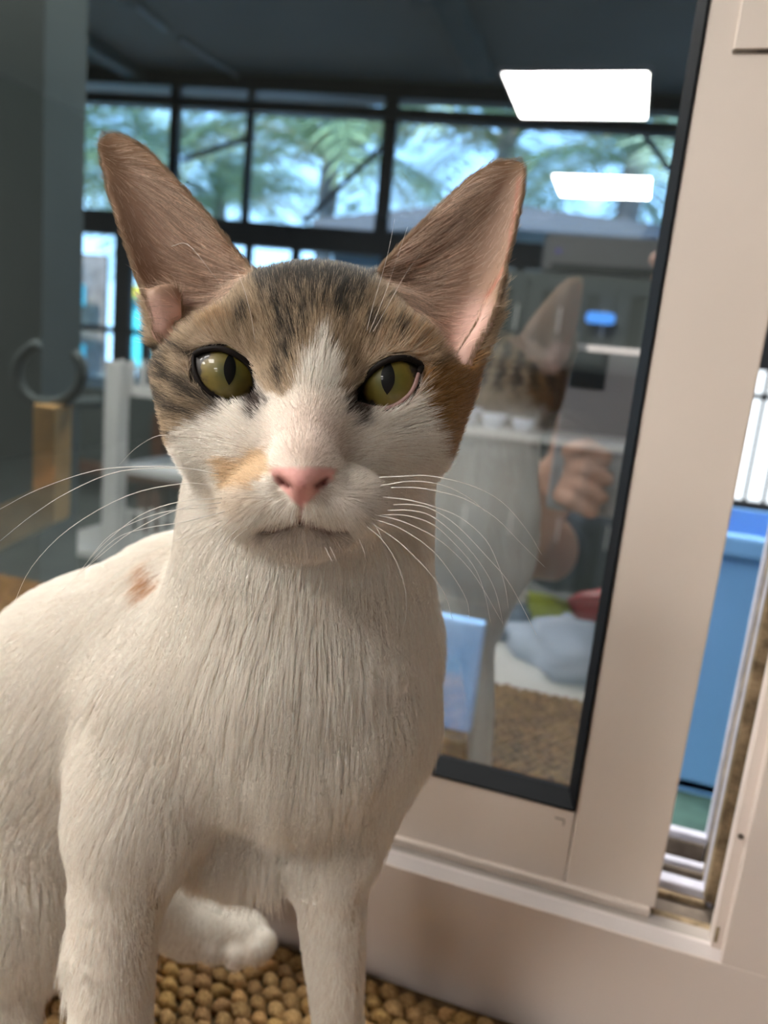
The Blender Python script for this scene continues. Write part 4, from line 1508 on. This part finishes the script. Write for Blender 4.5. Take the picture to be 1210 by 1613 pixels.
# inside the ears: only the inner half carries hair
latl = sstep(-.1, .55, ((x - 190) - (y - 230) * .30) / 120)
latr = sstep(-.1, .55, ((800 - x) - (y - 260) * .33) / 120)
lat = np.where(inl, latl, latr)
keep &= ~(inside_ear & (rng.random(len(P)) > .05 + .33 * lat))
P, N, C, x, y, Z = [a[keep] for a in (P, N, C, x, y, Z)]
inl, inr, inside_ear, lat, tz = inl[keep], inr[keep], inside_ear[keep], lat[keep], z['t'][keep]
el, er = el[keep], er[keep]
n = len(P)
onear = (inl | inr)
down = np.array(B @ np.array([0, 0, -1.0]))
left = np.array(B @ np.array([-1.0, 0, 0]))
away = np.array(B @ np.array([0, 1.0, 0]))
nose_c = Pc(477, 752, .150)
vh = P - nose_c
vh /= np.linalg.norm(vh, axis=1)[:, None]
hw = (1 - sstep(800, 900, y)) * (1 - sstep(.205, .235, Z))
hw = np.where(y < 640, 1.0, hw)
bodyw = sstep(.250, .275, Z) * (1 - sstep(150, 330, x))
vb = down[None] * (1 - .75 * bodyw[:, None]) + left[None] * (1.0 * bodyw[:, None]) + np.stack([(x - 470) / 900 * (1 - bodyw), np.zeros(n), np.zeros(n)], 1)
leg = sstep(1280, 1420, y) * (1 - sstep(245, 265, x) * (1 - sstep(438, 455, x)))
vb = vb * (1 - leg[:, None]) + down * leg[:, None]
vdir = vh * hw[:, None] + vb * (1 - hw[:, None])
# ears: towards the tip, inside across from the inner edge
tipl, tipr = Pc(160, 205, .206), Pc(822, 245, .206)
for msk, tip, s in ((inl, tipl, -1.0), (inr, tipr, 1.0)):
    d_ = tip - P[msk]
    d_ /= np.linalg.norm(d_, axis=1)[:, None] + 1e-9
    ins = inside_ear[msk]
    ac = np.tile(np.array([s, .38, 0.0]), (msk.sum(), 1))
    ac[:, 1] += .5 * np.sin(y[msk] * .022)
    d_[ins] = ac[ins]
    vdir[msk] = d_
ph = np.stack([np.sin(P[:, 1] * 310 + P[:, 0] * 170) + np.sin(P[:, 0] * 520 - P[:, 1] * 90), np.sin(P[:, 0] * 280 + P[:, 2] * 200) + np.sin(P[:, 1] * 430 + 1), np.sin(P[:, 0] * 260 - P[:, 1] * 330)], 1)
rough_b = np.where(hw > .5, .07, .10 + .10 * sstep(1150, 1250, y) * (x > 230) * (x < 680))
vdir = vdir + ph * rough_b[:, None] * .5 + rng.normal(0, 1, (n, 3)) * rough_b[:, None]
tg = vdir - N * (vdir * N).sum(1)[:, None]
tg /= np.linalg.norm(tg, axis=1)[:, None] + 1e-9
# lengths
Lh = .0022 + .0030 * sstep(60, 230, np.hypot(x - 478, y - 740))
Lh = np.where((np.abs(x - 483) < 62) & (y > 610) & (y < 740), .0013, Lh)
edge = sstep(.190, .205, Z) * (y > 540)
Lh = Lh + .0025 * edge
Lb = np.full(n, .0068)
Lb += .0045 * sstep(900, 1050, y) * sstep(300, 420, x)
Lb += .0060 * sstep(1100, 1200, y) * sstep(380, 450, x) * (1 - sstep(1300, 1400, y))
Lb += .0050 * sstep(1200, 1320, y) * sstep(230, 300, x) * (1 - sstep(440, 480, x)) * (Z > .245)
Lb = np.where(leg > 0, Lb * (1 - leg) + leg * .0042, Lb)
Lb += .006 * (x < 110) * (y > 1380) * (y < 1580)
paw = (Z > .305) & (y > 1380) & (x > 230)
Lb = np.where(paw, .0030, Lb)
Lb = np.minimum(Lb, .0085 + .0085 * (1 - sstep(540, 600, x)))
L = Lh * hw + Lb * (1 - hw)
L = np.where(onear, .0026, L)
L = np.where(inside_ear, .0035 + .0065 * lat * rng.random(n), L)
L *= rng.uniform(.7, 1.15, n)
lift = np.where(hw > .5, .40, .42)
lift = np.where(onear, .35, lift)
lift = np.where(inside_ear, .55, lift)
lift = lift + .22 * sstep(1220, 1330, y) * sstep(240, 280, x) * (1 - sstep(440, 470, x)) + .14 * sstep(1050, 1120, y) * sstep(540, 600, x) * (1 - sstep(1330, 1380, y))
lift = np.where(paw, .3, lift)
lift = lift * rng.uniform(.6, 1.4, n)
# clumping: pull tips towards a coarse grid of clump centres
NP = 5
ss = np.linspace(0, 1, NP)
pos = np.zeros((n, NP, 3))
fall = down * .18
for k, s in enumerate(ss):
    pos[:, k] = P + (L * s)[:, None] * (tg * (.75 + .25 * s) + N * (lift * (1 - .45 * s))[:, None] + fall * s * (1 - hw)[:, None])
lock = sstep(1040, 1110, y) * sstep(330, 400, x) * (1 - sstep(1330, 1390, y)) * (1 - hw) + sstep(1200, 1260, y) * sstep(240, 280, x) * (1 - sstep(440, 460, x)) * (1 - hw)
lock = np.clip(lock, 0, 1) * (Z < .300)
cs_ = np.where(hw > .5, .0016, np.where(lock > .5, .0062, .0042))
key = np.floor(P / cs_[:, None] + .5 * np.sin(P[:, [1, 2, 0]] * 900)).astype(np.int64)
hk = (key[:, 0] * 73856093) ^ (key[:, 1] * 19349663) ^ (key[:, 2] * 83492791)
_, inv = np.unique(hk, return_inverse=True)
cnt_ = np.bincount(inv).astype(float)
tipm = np.stack([np.bincount(inv, pos[:, -1, k]) / cnt_ for k in range(3)], 1)
cl = np.where(hw > .5, .25, .16 + .42 * lock) * (~onear) * rng.uniform(.3, 1.1, n)
for k, s in enumerate(ss):
    pos[:, k] += (tipm[inv] - pos[:, -1]) * (cl * s ** 1.6 * .75)[:, None]
# colours along the hair
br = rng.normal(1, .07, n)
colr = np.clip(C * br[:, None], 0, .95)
earc = np.array((.29, .20, .125)) * rng.uniform(.7, 1.25, n)[:, None]
colr = np.where((onear & ~inside_ear)[:, None], earc, colr)
inc = np.array((.60, .46, .36)) * rng.choice([.55, .8, 1.0, 1.3, 1.75], n)[:, None]
colr = np.where(inside_ear[:, None], inc, colr)
cp = np.repeat(colr[:, None, :], NP, 1)
tick = (tz > .4) & ~onear
r_ = rng.random(n)
tipc = np.where(r_[:, None] < .30, np.array((.055, .04, .028)), np.where(r_[:, None] < np.where(colr.mean(1) < .12, .42, .66)[:, None], np.array((.60, .45, .29)), colr))
for k in range(NP):
    f_ = sstep(.35, .85, ss[k]) * .75
    cp[:, k] = np.where(tick[:, None], cp[:, k] * (1 - f_) + tipc * f_, cp[:, k])
rad0 = np.where(hw > .5, .000042, .000062) * np.where(onear, .8, 1)
radp = rad0[:, None] * np.array([1.0, .95, .8, .55, .12])[None]
posw = (pos.reshape(-1, 3) @ B + CAM).astype(np.float32)


def hair(name, posw, radp, cp, npts, material, parent, kind):
    hc = bpy.data.hair_curves.new(name)
    hc.add_curves([npts] * (len(posw) // npts))
    hc.attributes['position'].data.foreach_set('vector', posw.ravel())
    ra = hc.attributes.get('radius') or hc.attributes.new('radius', 'FLOAT', 'POINT')
    ra.data.foreach_set('value', radp.astype(np.float32).ravel())
    ca = hc.attributes.new('coat', 'FLOAT_COLOR', 'POINT')
    cc = np.concatenate([cp.reshape(-1, 3), np.ones((len(posw), 1))], 1).astype(np.float32)
    ca.data.foreach_set('color', cc.ravel())
    hc.materials.append(material)
    o = bpy.data.objects.new(name, hc)
    COL.objects.link(o)
    o.parent = parent
    o['kind'] = kind
    return o


M_fur = coat_mat('fur_hair', .5, .22)
hair('fur', posw, radp, cp, NP, M_fur, cat, 'stuff')

# ------------------------------------------------------------------ whiskers
M_wh = mat('whisker_white', (.86, .82, .76), .3, .4)
WH = [
    # right side
    [(597, 752), (640, 750), (680, 750), (740, 764), (790, 790), (830, 835), (853, 873)],
    [(616, 768), (650, 768), (680, 772), (730, 785), (780, 815), (820, 855), (858, 893)],
    [(603, 783), (640, 787), (680, 797), (725, 815), (765, 850), (785, 890), (796, 925), (801, 958)],
    [(620, 795), (650, 795), (680, 802), (720, 828), (770, 880), (800, 915), (825, 960), (845, 1000)],
    [(611, 804), (645, 804), (680, 813), (720, 845), (755, 885), (780, 930), (793, 985)],
    [(600, 811), (640, 812), (680, 825), (710, 850), (745, 890), (762, 930), (773, 980)],
    [(577, 808), (630, 820), (680, 843), (715, 870), (750, 910), (792, 982)],
    [(582, 816), (630, 832), (680, 866), (712, 905), (735, 945), (740, 975)],
    [(585, 824), (630, 855), (675, 900), (700, 935), (713, 975)],
    [(578, 829), (600, 848), (622, 880), (638, 925), (640, 965), (633, 1000)],
    [(590, 824), (604, 855), (612, 895), (611, 935)],
    [(600, 765), (650, 758), (700, 765), (740, 785), (765, 806)],
    [(566, 850), (576, 880), (570, 912)],
    [(520, 862), (533, 890), (542, 920)], [(512, 862), (526, 892), (528, 915)],
    # left side
    [(345, 747), (290, 737), (230, 735), (150, 741), (60, 771), (0, 802)],
    [(338, 746), (285, 738), (190, 742), (110, 774), (50, 812), (0, 852)],
    [(332, 764), (285, 762), (200, 781), (110, 832), (50, 893), (20, 955)],
    [(350, 785), (285, 790), (220, 812), (160, 860), (122, 905)],
    [(348, 792), (285, 801), (210, 836), (150, 882), (98, 930)],
    [(342, 800), (280, 803), (230, 815), (175, 842), (140, 880)],
    [(355, 806), (290, 822), (230, 832), (180, 850), (125, 905)],
    [(350, 820), (285, 848), (240, 868), (205, 886)],
    [(285, 690), (250, 686), (215, 705), (188, 732)],
    [(378, 830), (345, 862), (322, 900), (310, 950)],
    [(400, 826), (368, 850), (350, 880), (346, 910)],
    [(365, 815), (330, 850), (312, 880), (305, 905)],
    # brow hairs
    [(578, 520), (588, 480), (600, 440), (612, 395), (622, 345)],
    [(582, 524), (600, 480), (618, 430), (642, 358)],
    [(588, 522), (612, 480), (640, 430), (662, 400)],
    [(402, 540), (396, 500), (386, 460), (374, 428)],
    [(270, 388), (296, 385), (330, 425), (352, 455)],
]
for i, pts in enumerate(WH):
    sp_ = np.array(pts, float)
    sm = []
    nseg = 4
    q = np.vstack([2 * sp_[0] - sp_[1], sp_, 2 * sp_[-1] - sp_[-2]])
    for a in range(1, len(q) - 2):
        for k in range(nseg):
            t = k / nseg
            sm.append(.5 * (2 * q[a] + (q[a + 1] - q[a - 1]) * t + (2 * q[a - 1] - 5 * q[a] + 4 * q[a + 1] - q[a + 2]) * t * t + (3 * q[a] - q[a - 1] - 3 * q[a + 1] + q[a + 2]) * t ** 3))
    sm.append(sp_[-1])
    brow = i >= len(WH) - 5
    z0, z1 = (.168, .172) if not brow else ((.180, .172) if i < len(WH) - 1 else (.199, .192))
    if i == 23: z0, z1 = .190, .205
    m_ = len(sm)
    w3 = [to_world(Pc(p[0], p[1], z0 + (z1 - z0) * (k / (m_ - 1)) - .004 * sin(pi * k / (m_ - 1)))) for k, p in enumerate(sm)]
    fine = .55 if (brow or len(pts) < 5) else 1.0
    MB().tube(w3, [fine * (.000115 * (1 - .72 * k / (m_ - 1))) for k in range(m_)], 5).build('whisker', M_wh, cat, smooth=True)

# ================================================================== THE PERSON TAKING THE PICTURE (seen only in the glass)
def PV(x, y, z):
    return np.array([x, y, z], float)


ph = empty('phone', (-.020, -.0085, .252))
tag(ph, 'pale grey cased phone held upright in the hands of the person in navy', 'phone')
MB().box((-.037, -.0045, -.074), (.037, .0040, .074)).build('case', mat('phone_case', (.34, .33, .34), .4), ph, bevel=.003)
MB().box((-.032, .0040, .036), (-.002, .0052, .068)).build('camera_bump', mat('camera_black', (.02, .02, .02), .2), ph, bevel=.001)
MB().box((-.033, -.0052, -.068), (.033, -.0045, .068)).build('screen', M_rubber, ph)

SH_A, EL_A, WR_A = PV(.03, -.43, .055), PV(-.105, -.240, .085), PV(-.060, -.085, .180)
SH_B, EL_B, WR_B = PV(.34, -.45, .055), PV(.37, -.24, .16), PV(.14, -.10, .365)
HIP, CH, NK, HD = PV(.20, -.66, -.33), PV(.19, -.53, -.06), PV(.19, -.47, .115), PV(.195, -.43, .27)
KN = [PV(.08, -.52, -.62), PV(.31, -.52, -.62)]
FT = [PV(.09, -.93, -.69), PV(.31, -.93, -.69)]


def torso(P, g=0.0):
    d = cap(P, HIP, CH, .125 + g, .125 + g)
    d = smin(d, cap(P, HIP + PV(-.06, 0, 0), HIP + PV(.06, 0, 0), .105 + g, .105 + g), .05)
    d = smin(d, cap(P, CH + PV(-.09, .02, .08), CH + PV(.09, .02, .08), .085 + g, .085 + g), .05)
    d = smin(d, cap(P, SH_A, SH_B, .058 + g, .058 + g), .04)
    return d


HANDS = []
for wr, palm, tips, thumb in (
        (WR_A, PV(-.052, -.030, .205), [PV(-.012, .009, .232), PV(-.008, .009, .214), PV(-.010, .009, .198), PV(-.016, .008, .184)], PV(-.050, -.020, .262)),
        (WR_B, PV(.080, -.065, .395), [PV(.010, -.030, .418), PV(.004, -.034, .402), PV(.008, -.040, .388), PV(.020, -.046, .376)], PV(.052, -.038, .430))):
    HANDS.append((wr, palm, tips, thumb))


def person_sdf(P):
    d = torso(P)
    d = smin(d, cap(P, NK, HD, .052, .050), .03)
    d = smin(d, ell(P, HD + PV(0, .01, .03), (.075, .092, .105)), .03)
    d = smin(d, ell(P, HD + PV(0, .055, -.035), (.048, .048, .052)), .03)
    d = smin(d, ell(P, HD + PV(0, .105, .012), (.013, .020, .022)), .012)
    for s in (-1, 1):
        d = smin(d, ell(P, HD + PV(.076 * s, .0, .015), (.010, .022, .032)), .006)
        d = smax(d, -ell(P, HD + PV(.033 * s, .112, .035), (.016, .022, .010)), .01)
        d = smin(d, ell(P, HD + PV(.033 * s, .085, .033), (.013, .012, .011)), .004)
    d = smax(d, -ell(P, HD + PV(0, .108, -.043), (.024, .014, .004)), .006)
    for sh, el_, wr in ((SH_A, EL_A, WR_A), (SH_B, EL_B, WR_B)):
        d = smin(d, cap(P, sh, el_, .050, .037), .03)
        d = smin(d, cap(P, el_, wr, .038, .024), .012)
    for wr, palm, tips, thumb in HANDS:
        d = smin(d, cap(P, wr, palm, .023, .021), .012)
        ax = palm - wr
        ax /= np.linalg.norm(ax)
        for k, tp in enumerate(tips):
            base = palm + (tips[k] - np.mean(tips, 0)) * .75 + ax * .012
            mid = base * .45 + tp * .55 + (base - wr) * .16
            d = smin(d, cap(P, base, mid, .0095, .0085), .005)
            d = smin(d, cap(P, mid, tp, .0085, .0072), .002)
        mid = palm * .5 + thumb * .5 + ax * .008
        d = smin(d, cap(P, palm, mid, .0125, .0105), .006)
        d = smin(d, cap(P, mid, thumb, .0105, .0085), .003)
    for s, kn, ft in ((-1, KN[0], FT[0]), (1, KN[1], FT[1])):
        d = smin(d, cap(P, HIP + PV(.08 * s, 0, -.02), kn, .085, .060), .03)
        d = smin(d, cap(P, kn, ft, .060, .040), .02)
        d = smin(d, cap(P, ft, ft + PV(0, -.10, -.02), .036, .028), .02)
    return d


def shirt_sdf(P):
    d = torso(P, .007)
    for sh, el_ in ((SH_A, EL_A), (SH_B, EL_B)):
        e_ = sh + (el_ - sh) * .70
        ax = (el_ - sh) / np.linalg.norm(el_ - sh)
        sl = cap(P, sh, el_, .062, .052)
        d = smin(d, smax(sl, (P - e_) @ ax, .004), .03)
    d = smax(d, P[:, 2] - .125, .01)
    d = smax(d, (HIP[2] - .05) - P[:, 2], .01)
    inner = torso(P, .003)
    return d


def trousers_sdf(P):
    d = cap(P, HIP + PV(-.06, 0, 0), HIP + PV(.06, 0, 0), .112, .112)
    for s, kn, ft in ((-1, KN[0], FT[0]), (1, KN[1], FT[1])):
        d = smin(d, cap(P, HIP + PV(.08 * s, 0, -.02), kn, .092, .067), .03)
        d = smin(d, cap(P, kn, ft, .067, .050), .02)
        d = smax(d, -(P[:, 1] + .90), .005)
    return d


def hair_sdf(P):
    d = ell(P, HD + PV(0, -.004, .042), (.086, .100, .108))
    d = smin(d, ell(P, HD + PV(0, -.055, -.02), (.070, .055, .095)), .03)
    return smax(d, -ell(P, HD + PV(0, .085, -.01), (.070, .075, .080)), .015)


def sdf_obj(name, fn, lo, hi, vox, M, parent=None):
    v, f = mesh_sdf(fn, lo, hi, vox)
    m_ = pymesh(name, v, f, True)
    return obj(name, m_, M, parent)


person = sdf_obj('person', person_sdf, (-.18, -1.12, -.76), (.46, .03, .43), .0042, mat('skin', (.52, .29, .20), .5))
tag(person, 'person in a navy top kneeling to hold up a phone, mirrored in the glass', 'person')
sdf_obj('shirt', shirt_sdf, (-.15, -.86, -.40), (.50, -.20, .16), .006, mat('navy_cloth', (.010, .016, .040), .9, noise=.2, nscale=40), person)
sdf_obj('trousers', trousers_sdf, (-.05, -1.02, -.76), (.46, -.36, -.18), .008, mat('dark_trousers', (.03, .03, .035), .9), person)
sdf_obj('hair', hair_sdf, (.08, -.57, .12), (.31, -.30, .43), .005, mat('dark_hair', (.02, .014, .01), .5), person)
